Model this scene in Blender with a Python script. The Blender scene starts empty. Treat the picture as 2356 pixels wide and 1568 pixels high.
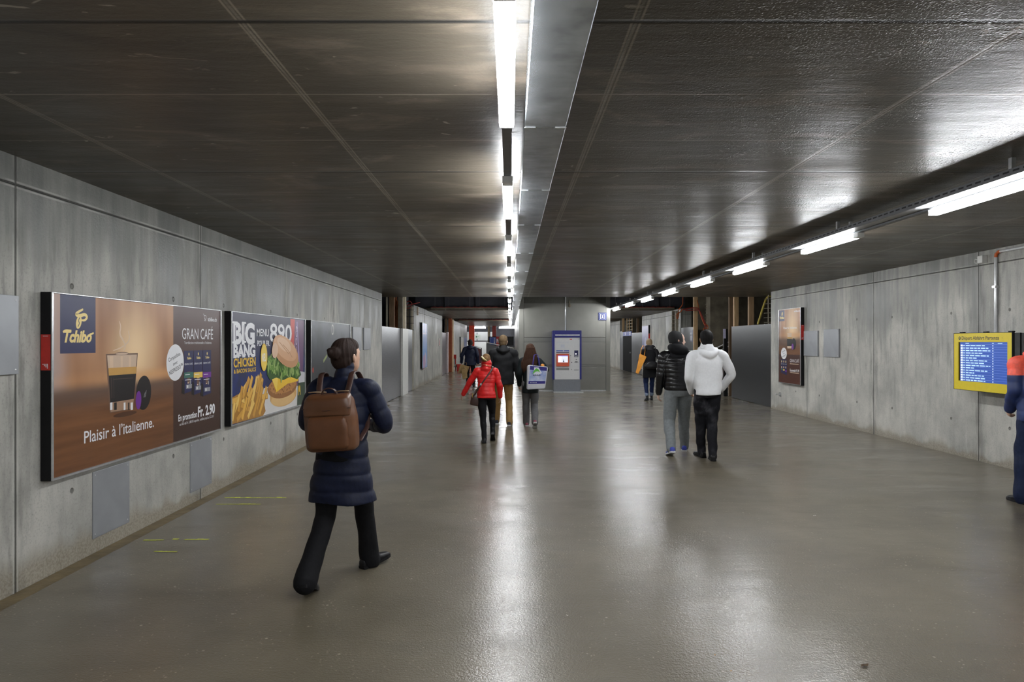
import bpy, bmesh, math, random
import numpy as np
from mathutils import Vector, Matrix, Euler

# ------------------------------------------------------------------ camera, world, exposure
SC = bpy.context.scene
COL = SC.collection
F = 1570.67            # focal length in pixels of the 2356-wide frame (24 mm on 36 mm)
VX, VY = 1174.0, 786.0  # vanishing point of the underpass axis in the frame
EYE = 1.60
cam_data = bpy.data.cameras.new('camera')
cam_data.lens = 24.0
cam_data.sensor_width = 36.0
cam_data.shift_x = 4.0 / 2356
cam_data.shift_y = 2.0 / 2356
cam_data.clip_start = 0.05
cam_data.clip_end = 300
cam = bpy.data.objects.new('camera', cam_data)
cam.location = (0, 0, EYE)
cam.rotation_euler = (math.pi / 2, 0, 0)
COL.objects.link(cam)
SC.camera = cam
SC.view_settings.view_transform = 'Standard'
SC.view_settings.look = 'None'
SC.view_settings.gamma = 1.0
SC.view_settings.use_curve_mapping = False
SC.view_settings.exposure = 1.9
world = bpy.data.worlds.new('world')
SC.world = world
world.use_nodes = True
world.node_tree.nodes['Background'].inputs[0].default_value = (0.55, 0.58, 0.62, 1)
world.node_tree.nodes['Background'].inputs[1].default_value = 0.02
LAMP_POWER = 24.0       # radiance of the tube lamps
LAMP_COLOR = (0.95, 0.975, 1.0)
H = 2.816               # ceiling height
XL, XR = -3.24, 6.34    # faces of the side walls
random.seed(7)

# ------------------------------------------------------------------ materials
def new_mat(name):
    m = bpy.data.materials.new(name)
    m.use_nodes = True
    nt = m.node_tree
    return m, nt, nt.nodes['Principled BSDF']

class N:
    """small wrapper to write node maths as expressions"""
    def __init__(self, nt):
        self.nt = nt
    def node(self, t, **kw):
        n = self.nt.nodes.new(t)
        for k, v in kw.items():
            setattr(n, k, v)
        return n
    def put(self, sock, v):
        if isinstance(v, bpy.types.NodeSocket):
            self.nt.links.new(v, sock)
        else:
            sock.default_value = v
    def math(self, op, a, b=0.0, c=None, clamp=False):
        n = self.node('ShaderNodeMath', operation=op, use_clamp=clamp)
        self.put(n.inputs[0], a); self.put(n.inputs[1], b)
        if c is not None: self.put(n.inputs[2], c)
        return n.outputs[0]
    def comb(self, x, y, z):
        n = self.node('ShaderNodeCombineXYZ')
        for i, v in enumerate((x, y, z)): self.put(n.inputs[i], v)
        return n.outputs[0]
    def noise(self, vec, scale, detail=3.0, rough=0.55, dist=0.0):
        n = self.node('ShaderNodeTexNoise')
        self.put(n.inputs['Vector'], vec)
        n.inputs['Scale'].default_value = scale
        n.inputs['Detail'].default_value = detail
        n.inputs['Roughness'].default_value = rough
        n.inputs['Distortion'].default_value = dist
        return n.outputs['Fac']
    def voronoi(self, vec, scale, feature='F1', rnd=1.0):
        n = self.node('ShaderNodeTexVoronoi', feature=feature)
        self.put(n.inputs['Vector'], vec)
        n.inputs['Scale'].default_value = scale
        n.inputs['Randomness'].default_value = rnd
        return n.outputs['Distance']
    def remap(self, v, a, b, c=0.0, d=1.0, smooth=False):
        n = self.node('ShaderNodeMapRange')
        if smooth: n.interpolation_type = 'SMOOTHSTEP'
        self.put(n.inputs[0], v)
        for i, x in enumerate((a, b, c, d)): self.put(n.inputs[i + 1], x)
        return n.outputs[0]
    def mix(self, f, a, b, mode='MIX'):
        n = self.node('ShaderNodeMix', data_type='RGBA', blend_type=mode)
        self.put(n.inputs[0], f)
        self.put(n.inputs[6], a if isinstance(a, bpy.types.NodeSocket) else (*a, 1))
        self.put(n.inputs[7], b if isinstance(b, bpy.types.NodeSocket) else (*b, 1))
        return n.outputs[2]
    def bump(self, h, strength, dist, normal=None):
        n = self.node('ShaderNodeBump')
        n.inputs['Strength'].default_value = strength
        n.inputs['Distance'].default_value = dist
        self.put(n.inputs['Height'], h)
        if normal is not None: self.put(n.inputs['Normal'], normal)
        return n.outputs[0]
    def pos(self):
        g = self.node('ShaderNodeNewGeometry')
        s = self.node('ShaderNodeSeparateXYZ')
        self.nt.links.new(g.outputs['Position'], s.inputs[0])
        return g.outputs['Position'], s.outputs[0], s.outputs[1], s.outputs[2]
    def obj(self):
        g = self.node('ShaderNodeTexCoord')
        s = self.node('ShaderNodeSeparateXYZ')
        self.nt.links.new(g.outputs['Object'], s.inputs[0])
        return g.outputs['Object'], s.outputs[0], s.outputs[1], s.outputs[2]

MATS = {}
def simple(name, rgb, rough=0.5, metal=0.0, var=0.12, scale=18.0, bump=0.0, spec=0.5, stretch=None, emit=0.0, bscale=None):
    """plain procedural material: noise-varied colour, optional bump, optional grain stretched along one axis"""
    if name in MATS: return MATS[name]
    m, nt, b = new_mat(name)
    n = N(nt)
    v, x, y, z = n.obj()
    if stretch:
        v = n.comb(n.math('MULTIPLY', x, stretch[0]), n.math('MULTIPLY', y, stretch[1]), n.math('MULTIPLY', z, stretch[2]))
    f = n.noise(v, scale, 4.0)
    lo = tuple(c * (1 - var) for c in rgb); hi = tuple(min(1, c * (1 + var)) for c in rgb)
    col = n.mix(n.remap(f, 0.3, 0.7), lo, hi)
    n.put(b.inputs['Base Color'], col)
    b.inputs['Roughness'].default_value = rough
    b.inputs['Metallic'].default_value = metal
    b.inputs['Specular IOR Level'].default_value = spec
    if bump:
        h = n.noise(v, bscale or scale * 2, 3.0)
        n.put(b.inputs['Normal'], n.bump(h, 1.0, bump))
    if emit:
        n.put(b.inputs['Emission Color'], col)
        b.inputs['Emission Strength'].default_value = emit
    MATS[name] = m
    return m

def wall_mat(name, joint0, pitch=2.67, tone=1.0, top_tint=0.1):
    """board-marked concrete: pour joints, tie holes, water streaks, silt stain along the foot"""
    m, nt, b = new_mat(name)
    n = N(nt)
    v, x, y, z = n.pos()
    along = n.comb(n.math('MULTIPLY', y, 1.0), n.math('MULTIPLY', x, 1.0), n.math('MULTIPLY', z, 0.05))
    streak = n.noise(along, 4.2, 5.0, 0.62)
    streak2 = n.noise(n.comb(y, x, n.math('MULTIPLY', z, 0.16)), 14.0, 4.0, 0.6)
    cloud = n.noise(v, 1.1, 5.0, 0.6)
    grain = n.noise(v, 55.0, 3.0, 0.7)
    pit = n.voronoi(v, 34.0)
    base = n.mix(n.remap(cloud, 0.32, 0.68), tuple(tone * c for c in (0.265, 0.262, 0.240)), tuple(tone * c for c in (0.49, 0.475, 0.43)))
    # rain-down streaks: they start under the top joint and fade out at very different heights
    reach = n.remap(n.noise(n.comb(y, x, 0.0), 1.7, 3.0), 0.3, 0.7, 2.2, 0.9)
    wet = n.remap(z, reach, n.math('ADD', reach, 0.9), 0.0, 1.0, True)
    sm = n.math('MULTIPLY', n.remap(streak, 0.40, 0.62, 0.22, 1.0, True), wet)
    base = n.mix(n.math('MULTIPLY', wet, top_tint), base, tuple(tone * c for c in (0.115, 0.120, 0.112)))  # overall tint, darker towards the top of the wall
    base = n.mix(n.math('MULTIPLY', sm, 0.80), base, tuple(tone * c for c in (0.085, 0.088, 0.080)))
    base = n.mix(n.math('MULTIPLY', n.remap(streak2, 0.46, 0.70, 0.0, 0.62, True), n.remap(z, 0.5, 2.0, 0.30, 1.0)), base, tuple(tone * c for c in (0.15, 0.152, 0.142)))
    pale = n.math('MULTIPLY', n.remap(streak2, 0.22, 0.40, 0.5, 0.0, True), n.remap(streak, 0.35, 0.55, 1.0, 0.1))
    base = n.mix(pale, base, tuple(tone * c for c in (0.50, 0.495, 0.465)))
    base = n.mix(n.remap(grain, 0.52, 0.74, 0.0, 0.38), base, tuple(tone * c for c in (0.13, 0.13, 0.12)))
    base = n.mix(n.remap(pit, 0.0, 0.16, 0.35, 0.0), base, (0.08, 0.08, 0.075))
    # silt
    silt_top = n.remap(n.noise(n.comb(y, x, 0.0), 2.6, 4.0), 0.3, 0.7, 0.03, 0.30)
    silt = n.remap(z, silt_top, n.math('MULTIPLY', silt_top, 0.25), 0.0, 0.75, True)
    base = n.mix(silt, base, n.mix(n.remap(grain, 0.4, 0.6), (0.20, 0.165, 0.115), (0.34, 0.30, 0.23)))
    # joints
    pp = n.math('PINGPONG', n.math('ADD', n.math('SUBTRACT', y, joint0), pitch * 40), pitch / 2)
    jv = n.remap(pp, 0.003, 0.010, 1.0, 0.0)
    jh = n.remap(n.math('ABSOLUTE', n.math('SUBTRACT', z, 2.63)), 0.002, 0.008, 1.0, 0.0)
    joint = n.math('MAXIMUM', jv, jh)
    stainj = n.math('MULTIPLY', n.remap(pp, 0.0, 0.16, 0.55, 0.0), n.remap(streak2, 0.35, 0.6))
    base = n.mix(stainj, base, (0.085, 0.083, 0.074))
    # pale laitance edge beside the joints
    rim = n.math('MULTIPLY', n.remap(n.math('ABSOLUTE', n.math('SUBTRACT', pp, 0.018)), 0.0, 0.012, 0.8, 0.0), n.remap(cloud, 0.4, 0.6))
    rimh = n.math('MULTIPLY', n.remap(n.math('ABSOLUTE', n.math('SUBTRACT', n.math('ABSOLUTE', n.math('SUBTRACT', z, 2.63)), 0.018)), 0.0, 0.010, 0.7, 0.0), n.remap(n.noise(v, 3.0), 0.4, 0.6))
    base = n.mix(n.math('MAXIMUM', rim, rimh), base, (0.48, 0.47, 0.43))
    base = n.mix(n.math('MULTIPLY', joint, 0.85), base, (0.045, 0.043, 0.038))
    # tie holes
    dy = n.math('SUBTRACT', pp, 0.575)
    dz = n.math('SUBTRACT', n.math('PINGPONG', n.math('ADD', z, 1.51 * 4 - 0.50), 0.755), 0.0)
    r = n.math('SQRT', n.math('ADD', n.math('MULTIPLY', dy, dy), n.math('MULTIPLY', dz, dz)))
    hole = n.remap(r, 0.014, 0.024, 1.0, 0.0)
    base = n.mix(n.math('MULTIPLY', hole, 0.75), base, (0.07, 0.068, 0.06))
    n.put(b.inputs['Base Color'], base)
    n.put(b.inputs['Roughness'], n.remap(sm, 0.0, 0.8, 0.62, 0.36))
    b.inputs['Specular IOR Level'].default_value = 0.4
    h = n.math('ADD', n.math('MULTIPLY', grain, 0.5), n.math('MULTIPLY', streak2, 0.8))
    h = n.math('SUBTRACT', h, n.math('MULTIPLY', n.math('MAXIMUM', joint, hole), 3.0))
    n.put(b.inputs['Normal'], n.bump(h, 1.0, 0.004))
    return m

def ceiling_mat(name):
    m, nt, b = new_mat(name)
    n = N(nt)
    v, x, y, z = n.pos()
    cloud = n.noise(v, 0.9, 5.0, 0.6)
    drag = n.noise(n.comb(n.math('MULTIPLY', x, 0.22), y, z), 5.5, 5.0, 0.62)
    grain = n.noise(v, 40.0, 3.0, 0.7)
    panel = n.node('ShaderNodeTexWhiteNoise', noise_dimensions='2D')
    py_ = n.math('FLOOR', n.math('DIVIDE', n.math('SUBTRACT', y, 2.594), 0.7645))
    px_ = n.math('FLOOR', n.math('DIVIDE', n.math('SUBTRACT', x, -2.52), 1.5))
    n.put(panel.inputs['Vector'], n.comb(px_, py_, 0.0))
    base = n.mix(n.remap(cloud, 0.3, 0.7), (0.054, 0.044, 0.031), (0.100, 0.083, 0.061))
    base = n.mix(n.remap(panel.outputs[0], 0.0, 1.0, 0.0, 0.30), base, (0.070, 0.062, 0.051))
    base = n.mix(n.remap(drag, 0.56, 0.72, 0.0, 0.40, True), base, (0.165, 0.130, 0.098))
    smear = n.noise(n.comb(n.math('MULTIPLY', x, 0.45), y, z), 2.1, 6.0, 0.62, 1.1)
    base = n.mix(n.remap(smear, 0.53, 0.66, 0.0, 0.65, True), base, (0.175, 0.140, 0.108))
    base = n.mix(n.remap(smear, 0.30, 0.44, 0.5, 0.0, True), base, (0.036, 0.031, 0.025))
    scuff = n.noise(n.comb(n.math('MULTIPLY', x, 0.5), y, 7.0), 9.0, 3.0, 0.5, 1.6)
    base = n.mix(n.math('MULTIPLY', n.remap(scuff, 0.68, 0.72), n.remap(cloud, 0.46, 0.56)), base, (0.33, 0.29, 0.24))
    base = n.mix(n.remap(grain, 0.55, 0.75, 0.0, 0.4), base, (0.055, 0.05, 0.043))
    jl = n.math('PINGPONG', n.math('ADD', n.math('SUBTRACT', x, -2.52), 30.0), 0.75)
    jt = n.math('PINGPONG', n.math('ADD', n.math('SUBTRACT', y, 2.594), 0.7645 * 40), 0.7645 / 2)
    jd = n.math('PINGPONG', n.math('ADD', n.math('SUBTRACT', y, 2.594), 0.7645 * 42), 0.7645 * 1.5)
    pale = n.math('MULTIPLY', n.remap(n.math('MINIMUM', jt, jl), 0.003, 0.009, 1.0, 0.0), n.remap(n.noise(v, 2.2), 0.35, 0.6, 0.3, 0.9))
    base = n.mix(pale, base, (0.26, 0.23, 0.185))
    twin = n.remap(n.math('ABSOLUTE', n.math('SUBTRACT', jl, 0.016)), 0.002, 0.007, 0.8, 0.0)
    base = n.mix(twin, base, (0.26, 0.225, 0.175))
    darkj = n.remap(jd, 0.006, 0.020, 1.0, 0.0)
    base = n.mix(darkj, base, (0.016, 0.015, 0.014))
    n.put(b.inputs['Base Color'], base)
    # condensation: film and droplets
    wet = n.noise(v, 0.55, 3.0)
    n.put(b.inputs['Roughness'], n.remap(n.math('ADD', n.math('MULTIPLY', cloud, 0.5), n.math('MULTIPLY', drag, 0.5)), 0.35, 0.65, 0.28, 0.46))
    b.inputs['Specular IOR Level'].default_value = 0.29
    drop = n.remap(n.voronoi(v, 46.0), 0.0, 0.42, 1.0, 0.0, True)
    drop2 = n.remap(n.voronoi(v, 95.0), 0.0, 0.45, 1.0, 0.0, True)
    dmask = n.math('MULTIPLY', n.remap(x, 0.2, 2.2, 0.03, 1.0), n.remap(wet, 0.38, 0.58, 0.12, 1.0))
    drops = n.math('MULTIPLY', n.math('ADD', n.math('MULTIPLY', drop, n.remap(n.noise(v, 7.0), 0.45, 0.6)), n.math('MULTIPLY', drop2, 0.6)), dmask)
    h = n.math('ADD', n.math('MULTIPLY', grain, 0.20), n.math('MULTIPLY', drag, 1.0))
    h = n.math('ADD', h, n.math('MULTIPLY', drops, 0.85))
    h = n.math('SUBTRACT', h, n.math('MULTIPLY', n.math('MAXIMUM', darkj, n.math('MULTIPLY', pale, 0.5)), 0.3))
    n.put(b.inputs['Normal'], n.bump(h, 1.0, 0.0055))
    return m

def floor_mat(name):
    m, nt, b = new_mat(name)
    n = N(nt)
    v, x, y, z = n.pos()
    cloud = n.noise(v, 0.55, 5.0, 0.6)
    drag = n.noise(n.comb(n.math('MULTIPLY', x, 0.45), y, z), 2.6, 5.0, 0.6)
    grain = n.noise(v, 130.0, 2.0, 0.6)
    mid = n.noise(v, 62.0, 3.0, 0.6)
    rake = n.noise(n.comb(n.math('MULTIPLY', x, 0.3), y, z), 30.0, 3.0, 0.6)
    base = n.mix(n.remap(cloud, 0.3, 0.7), (0.100, 0.083, 0.053), (0.186, 0.159, 0.111))
    base = n.mix(n.remap(drag, 0.5, 0.72, 0.0, 0.45, True), base, (0.092, 0.079, 0.058))
    spot = n.voronoi(v, 9.0)
    sel = n.noise(v, 3.3, 2.0)
    base = n.mix(n.math('MULTIPLY', n.remap(spot, 0.05, 0.09, 0.8, 0.0), n.remap(sel, 0.52, 0.58)), base, (0.42, 0.385, 0.30))
    spot2 = n.voronoi(v, 27.0)
    base = n.mix(n.math('MULTIPLY', n.remap(spot2, 0.08, 0.17, 0.75, 0.0), n.remap(sel, 0.42, 0.55)), base, (0.36, 0.32, 0.25))
    base = n.mix(n.remap(grain, 0.56, 0.74, 0.0, 0.5), base, (0.075, 0.068, 0.055))
    n.put(b.inputs['Base Color'], base)
    b.inputs['Roughness'].default_value = 0.42
    b.inputs['Specular IOR Level'].default_value = 0.35
    # standing film of water, thinner in places
    film = n.math('ADD', n.math('MULTIPLY', drag, 0.6), n.math('MULTIPLY', cloud, 0.4))
    n.put(b.inputs['Coat Weight'], n.remap(film, 0.36, 0.60, 1.0, 0.55))
    n.put(b.inputs['Coat Roughness'], n.remap(film, 0.38, 0.62, 0.03, 0.16))
    b.inputs['Coat IOR'].default_value = 1.45
    wave = n.noise(n.comb(n.math('MULTIPLY', x, 0.33), y, z), 4.5, 3.0, 0.55, 0.6)
    h = n.math('ADD', n.math('MULTIPLY', grain, 0.7), n.math('MULTIPLY', mid, 1.3))
    h = n.math('ADD', h, n.math('MULTIPLY', rake, 0.5))
    n.put(b.inputs['Normal'], n.bump(h, 1.0, 0.0025))
    hc = n.math('ADD', n.math('MULTIPLY', wave, 2.6), n.math('MULTIPLY', mid, 0.75))
    hc = n.math('ADD', hc, n.math('MULTIPLY', grain, 0.68))
    hc = n.math('ADD', hc, n.math('MULTIPLY', rake, 0.4))
    n.put(b.inputs['Coat Normal'], n.bump(hc, 1.0, 0.0013))
    return m

M_WALL_L = wall_mat('concrete_left', 4.47, tone=1.06, top_tint=0.55)
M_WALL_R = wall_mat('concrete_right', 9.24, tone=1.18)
M_CEIL = ceiling_mat('concrete_ceiling')
M_FLOOR = floor_mat('wet_concrete_floor')
M_GALV = simple('galvanised_steel', (0.36, 0.39, 0.41), 0.27, 0.9, 0.30, 7, 0.0012)
M_RAIL = simple('dark_rail', (0.12, 0.122, 0.128), 0.4, 0.4)
M_TRAY = simple('painted_tray', (0.34, 0.35, 0.36), 0.5, 0.0)
M_BLACK = simple('black_frame', (0.008, 0.008, 0.009), 0.45, spec=.25)
M_ALU = simple('aluminium', (0.62, 0.63, 0.64), 0.3, 0.9)
M_PLATE = simple('grey_plate', (0.30, 0.31, 0.325), 0.42, 0.35, 0.06, 5)
M_HOARD = simple('steel_hoarding', (0.25, 0.255, 0.27), 0.34, 0.85, 0.08, 3.0, 0.0004, stretch=(1, 1, 12))
M_HOARD_D = simple('dark_steel_hoarding', (0.034, 0.035, 0.037), 0.34, 0.5, 0.10, 3.0, 0.0004, stretch=(1, 1, 12))
M_LIFT = simple('lift_cladding', (0.245, 0.240, 0.215), 0.32, 0.35, 0.05, 3.0)
M_LIFT_F = simple('lift_frame', (0.215, 0.212, 0.192), 0.35, 0.35, 0.05, 3.0)
M_WOOD = simple('timber', (0.46, 0.31, 0.16), 0.6, 0, 0.25, 6, 0.001, stretch=(6, 6, 0.5))
M_WOOD_D = simple('dark_timber', (0.17, 0.105, 0.055), 0.65, 0, 0.3, 6, 0.001, stretch=(6, 6, 0.5))
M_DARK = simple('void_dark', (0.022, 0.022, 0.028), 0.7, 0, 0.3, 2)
M_EARTH = simple('raw_concrete', (0.14, 0.12, 0.085), 0.85, 0, 0.35, 3, 0.01)
M_RUST = simple('rusty_steel', (0.34, 0.105, 0.03), 0.7, 0.1, 0.35, 8)
M_REDCABLE = simple('red_cable', (0.22, 0.014, 0.010), 0.55)
M_ORANGECABLE = simple('orange_cable', (0.52, 0.10, 0.014), 0.5)
M_YELLOWHOSE = simple('yellow_hose', (0.45, 0.36, 0.06), 0.5)
M_WHITE = simple('white_paint', (0.72, 0.72, 0.70), 0.45, 0, 0.05)
M_OFFWHITE = simple('offwhite_paint', (0.62, 0.615, 0.58), 0.4, 0, 0.06)
M_RED = simple('red_paint', (0.55, 0.03, 0.022), 0.4)
M_ORANGE_RED = simple('orange_red_paint', (0.85, 0.085, 0.035), 0.5)  # red brightened so the colour carries the light on the far column
M_PIPE = simple('white_conduit', (0.66, 0.67, 0.68), 0.25, 0.3)
M_LAMP = simple('lamp_diffuser', LAMP_COLOR, 0.5, 0, 0.0, emit=LAMP_POWER)
M_REBAR = simple('pale_bar', (0.42, 0.38, 0.29), 0.6, 0.2)

# ------------------------------------------------------------------ object helpers
def tag(o, label, cat, group=None):
    o['label'] = label; o['category'] = cat
    if group: o['group'] = group
    return o

def thing(name, label, cat, loc=(0, 0, 0), rz=0.0, group=None):
    o = bpy.data.objects.new(name, None)
    o.empty_display_size = 0.1
    COL.objects.link(o)
    o.location = loc; o.rotation_euler = (0, 0, rz)
    return tag(o, label, cat, group)

def link_mesh(name, me, parent=None):
    o = bpy.data.objects.new(name, me)
    COL.objects.link(o)
    if parent is not None: o.parent = parent
    return o

def obj(name, bm, mats, parent=None, smooth=False):
    me = bpy.data.meshes.new(name)
    bmesh.ops.recalc_face_normals(bm, faces=bm.faces[:])
    bm.to_mesh(me); bm.free()
    for m in (mats if isinstance(mats, (list, tuple)) else [mats]): me.materials.append(m)
    if smooth:
        for p in me.polygons: p.use_smooth = True
    return link_mesh(name, me, parent)

def struct(name, bm, mats, parent=None):
    o = obj(name, bm, mats, parent)
    if parent is None: o['kind'] = 'structure'
    return o

def box(bm, x0, x1, y0, y1, z0, z1, mi=0, bev=0.0, seg=2):
    vs = [bm.verts.new((x, y, z)) for x in (x0, x1) for y in (y0, y1) for z in (z0, z1)]
    idx = [(0, 1, 3, 2), (4, 6, 7, 5), (0, 4, 5, 1), (2, 3, 7, 6), (0, 2, 6, 4), (1, 5, 7, 3)]
    fs = [bm.faces.new([vs[i] for i in f]) for f in idx]
    for f in fs: f.material_index = mi
    if bev:
        es = list({e for f in fs for e in f.edges})
        r = bmesh.ops.bevel(bm, geom=es, offset=bev, segments=seg, affect='EDGES', profile=0.6)
        for f in r['faces']: f.material_index = mi
    return vs

def bx(x0, x1, y0, y1, z0, z1, bev=0.0):
    bm = bmesh.new(); box(bm, x0, x1, y0, y1, z0, z1, 0, bev); return bm

def prism(bm, pts, axis, a, b, mi=0):
    """extrude a polygon given in the plane across 'axis' between a and b"""
    def mk(p, t):
        if axis == 'X': return (t, p[0], p[1])
        if axis == 'Y': return (p[0], t, p[1])
        return (p[0], p[1], t)
    A = [bm.verts.new(mk(p, a)) for p in pts]; B = [bm.verts.new(mk(p, b)) for p in pts]
    fs = [bm.faces.new(A[::-1]), bm.faces.new(B)]
    n = len(pts)
    for i in range(n): fs.append(bm.faces.new((A[i], A[(i + 1) % n], B[(i + 1) % n], B[i])))
    for f in fs: f.material_index = mi

def resample(pts, radii, step, smooth=2):
    P = np.array([tuple(p) for p in pts], float)
    R = np.array([(r, r) if np.isscalar(r) else tuple(r) for r in radii], float)
    d = np.r_[0, np.cumsum(np.linalg.norm(np.diff(P, axis=0), axis=1))]
    k = max(2, int(math.ceil(d[-1] / step)) + 1)
    t = np.linspace(0, d[-1], k)
    Q = np.stack([np.interp(t, d, P[:, i]) for i in range(3)], 1)
    S = np.stack([np.interp(t, d, R[:, i]) for i in range(2)], 1)
    for _ in range(smooth):
        if k > 3:
            Q[1:-1] = 0.25 * Q[:-2] + 0.5 * Q[1:-1] + 0.25 * Q[2:]
            S[1:-1] = 0.25 * S[:-2] + 0.5 * S[1:-1] + 0.25 * S[2:]
    return Q, S, t

def tube(bm, pts, radii, ref=(1, 0, 0), n=12, step=None, smooth=2, puff=None, cap=True, mi=0, roundcap=True):
    """closed tube with an elliptical section along a polyline"""
    if np.isscalar(radii): radii = [radii] * len(pts)
    if step is None:
        Q = np.array([tuple(p) for p in pts], float)
        S = np.array([(r, r) if np.isscalar(r) else tuple(r) for r in radii], float)
        t = np.arange(len(Q))
    else:
        Q, S, t = resample(pts, radii, step, smooth)
    T = np.gradient(Q, axis=0)
    T /= np.maximum(np.linalg.norm(T, axis=1), 1e-9)[:, None]
    if roundcap:
        def capr(q, tv, s, sign):
            rr = min(s)
            return [(q + sign * tv * rr * a, s * b) for a, b in ((0.55, 0.83), (0.88, 0.48), (0.985, 0.17))]
        head = capr(Q[0], T[0], S[0], -1)[::-1]; tail = capr(Q[-1], T[-1], S[-1], 1)
        Q = np.vstack([[h[0] for h in head], Q, [h[0] for h in tail]])
        S = np.vstack([[h[1] for h in head], S, [h[1] for h in tail]])
        T = np.vstack([[T[0]] * 3, T, [T[-1]] * 3])
        t = np.r_[[t[0]] * 3, t, [t[-1]] * 3]
    ref = np.array(ref, float)
    rings = []
    lastU = None
    for q, s, tv, tt in zip(Q, S, T, t):
        U = ref - tv * ref.dot(tv)
        if np.linalg.norm(U) < 0.15:
            U = (lastU if lastU is not None else np.array((0, 1, 0.3))); U = U - tv * U.dot(tv)
        U /= np.linalg.norm(U); lastU = U
        V = np.cross(tv, U)
        k = puff(tt) if puff else 1.0
        rings.append([bm.verts.new(tuple(q + U * (s[0] * k * math.cos(a)) + V * (s[1] * k * math.sin(a))))
                      for a in np.arange(n) * (2 * math.pi / n)])
    for A, B in zip(rings[:-1], rings[1:]):
        for i in range(n):
            f = bm.faces.new((A[i], A[(i + 1) % n], B[(i + 1) % n], B[i])); f.material_index = mi
    if cap:
        for r, rev in ((rings[0], True), (rings[-1], False)):
            f = bm.faces.new(r[::-1] if rev else r); f.material_index = mi

def loft(bm, rows, step=0.014, n=28, puff=None, power=2.3, mat=None):
    """closed body of horizontal rings; rows = (z, cx, cy, half width, half depth)"""
    R = np.array(sorted(rows, key=lambda r: r[0]), float)
    zs = np.linspace(R[0, 0], R[-1, 0], max(3, int((R[-1, 0] - R[0, 0]) / step) + 1))
    C = np.stack([np.interp(zs, R[:, 0], R[:, i]) for i in range(1, 5)], 1)
    for _ in range(2):
        C[1:-1] = 0.25 * C[:-2] + 0.5 * C[1:-1] + 0.25 * C[2:]
    rings = []
    for z, (cx, cy, w, d) in zip(zs, C):
        k = puff(z) if puff else 0.0
        ring = []
        for a in np.arange(n) * (2 * math.pi / n):
            c, s = math.cos(a), math.sin(a)
            e = 2.0 / power
            p = Vector((cx + (w + k) * math.copysign(abs(c) ** e, c), cy + (d + k) * math.copysign(abs(s) ** e, s), z))
            ring.append(bm.verts.new(mat @ p if mat is not None else p))
        rings.append(ring)
    for A, B in zip(rings[:-1], rings[1:]):
        for i in range(n): bm.faces.new((A[i], A[(i + 1) % n], B[(i + 1) % n], B[i]))
    bm.faces.new(rings[0][::-1]); bm.faces.new(rings[-1])

def ball(bm, c, r, mat=None, seg=16, ring=10, mi=0):
    r = (r, r, r) if np.isscalar(r) else r
    mtx = Matrix.Translation(Vector(c)) @ Matrix.Diagonal((*r, 1))
    if mat is not None: mtx = mat @ mtx
    v0 = len(bm.faces)
    res = bmesh.ops.create_uvsphere(bm, u_segments=seg, v_segments=ring, radius=1.0, matrix=mtx)
    if mi:
        for v in res['verts']:
            for f in v.link_faces: f.material_index = mi

def bake(name, bm, mat, parent, voxel=0.008, smooth=6, post=None):
    """fuse the overlapping closed shapes into one continuous skin"""
    me = bpy.data.meshes.new('tmp')
    bmesh.ops.recalc_face_normals(bm, faces=bm.faces[:])
    bm.to_mesh(me); bm.free()
    o = bpy.data.objects.new('tmp', me); COL.objects.link(o)
    r = o.modifiers.new('r', 'REMESH'); r.mode = 'VOXEL'; r.voxel_size = voxel
    if smooth:
        s = o.modifiers.new('s', 'SMOOTH'); s.factor = 0.5; s.iterations = smooth
    dg = bpy.context.evaluated_depsgraph_get()
    out = bpy.data.meshes.new_from_object(o.evaluated_get(dg))
    bpy.data.objects.remove(o); bpy.data.meshes.remove(me)
    out.name = name
    out.materials.clear(); out.materials.append(mat)
    if post:
        k = len(out.vertices)
        co = np.empty(k * 3); out.vertices.foreach_get('co', co); co = co.reshape(-1, 3)
        no = np.empty(k * 3); out.vertices.foreach_get('normal', no); no = no.reshape(-1, 3)
        co = post(co, no)
        out.vertices.foreach_set('co', co.reshape(-1)); out.update()
    out.polygons.foreach_set('use_smooth', [True] * len(out.polygons))
    return link_mesh(name, out, parent)

ORD = ['nearest', 'second', 'third', 'fourth', 'fifth', 'sixth', 'seventh', 'eighth', 'ninth', 'tenth', 'eleventh', 'twelfth',
       'thirteenth', 'fourteenth', 'fifteenth', 'sixteenth', 'seventeenth', 'eighteenth', 'nineteenth', 'twentieth']

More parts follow.
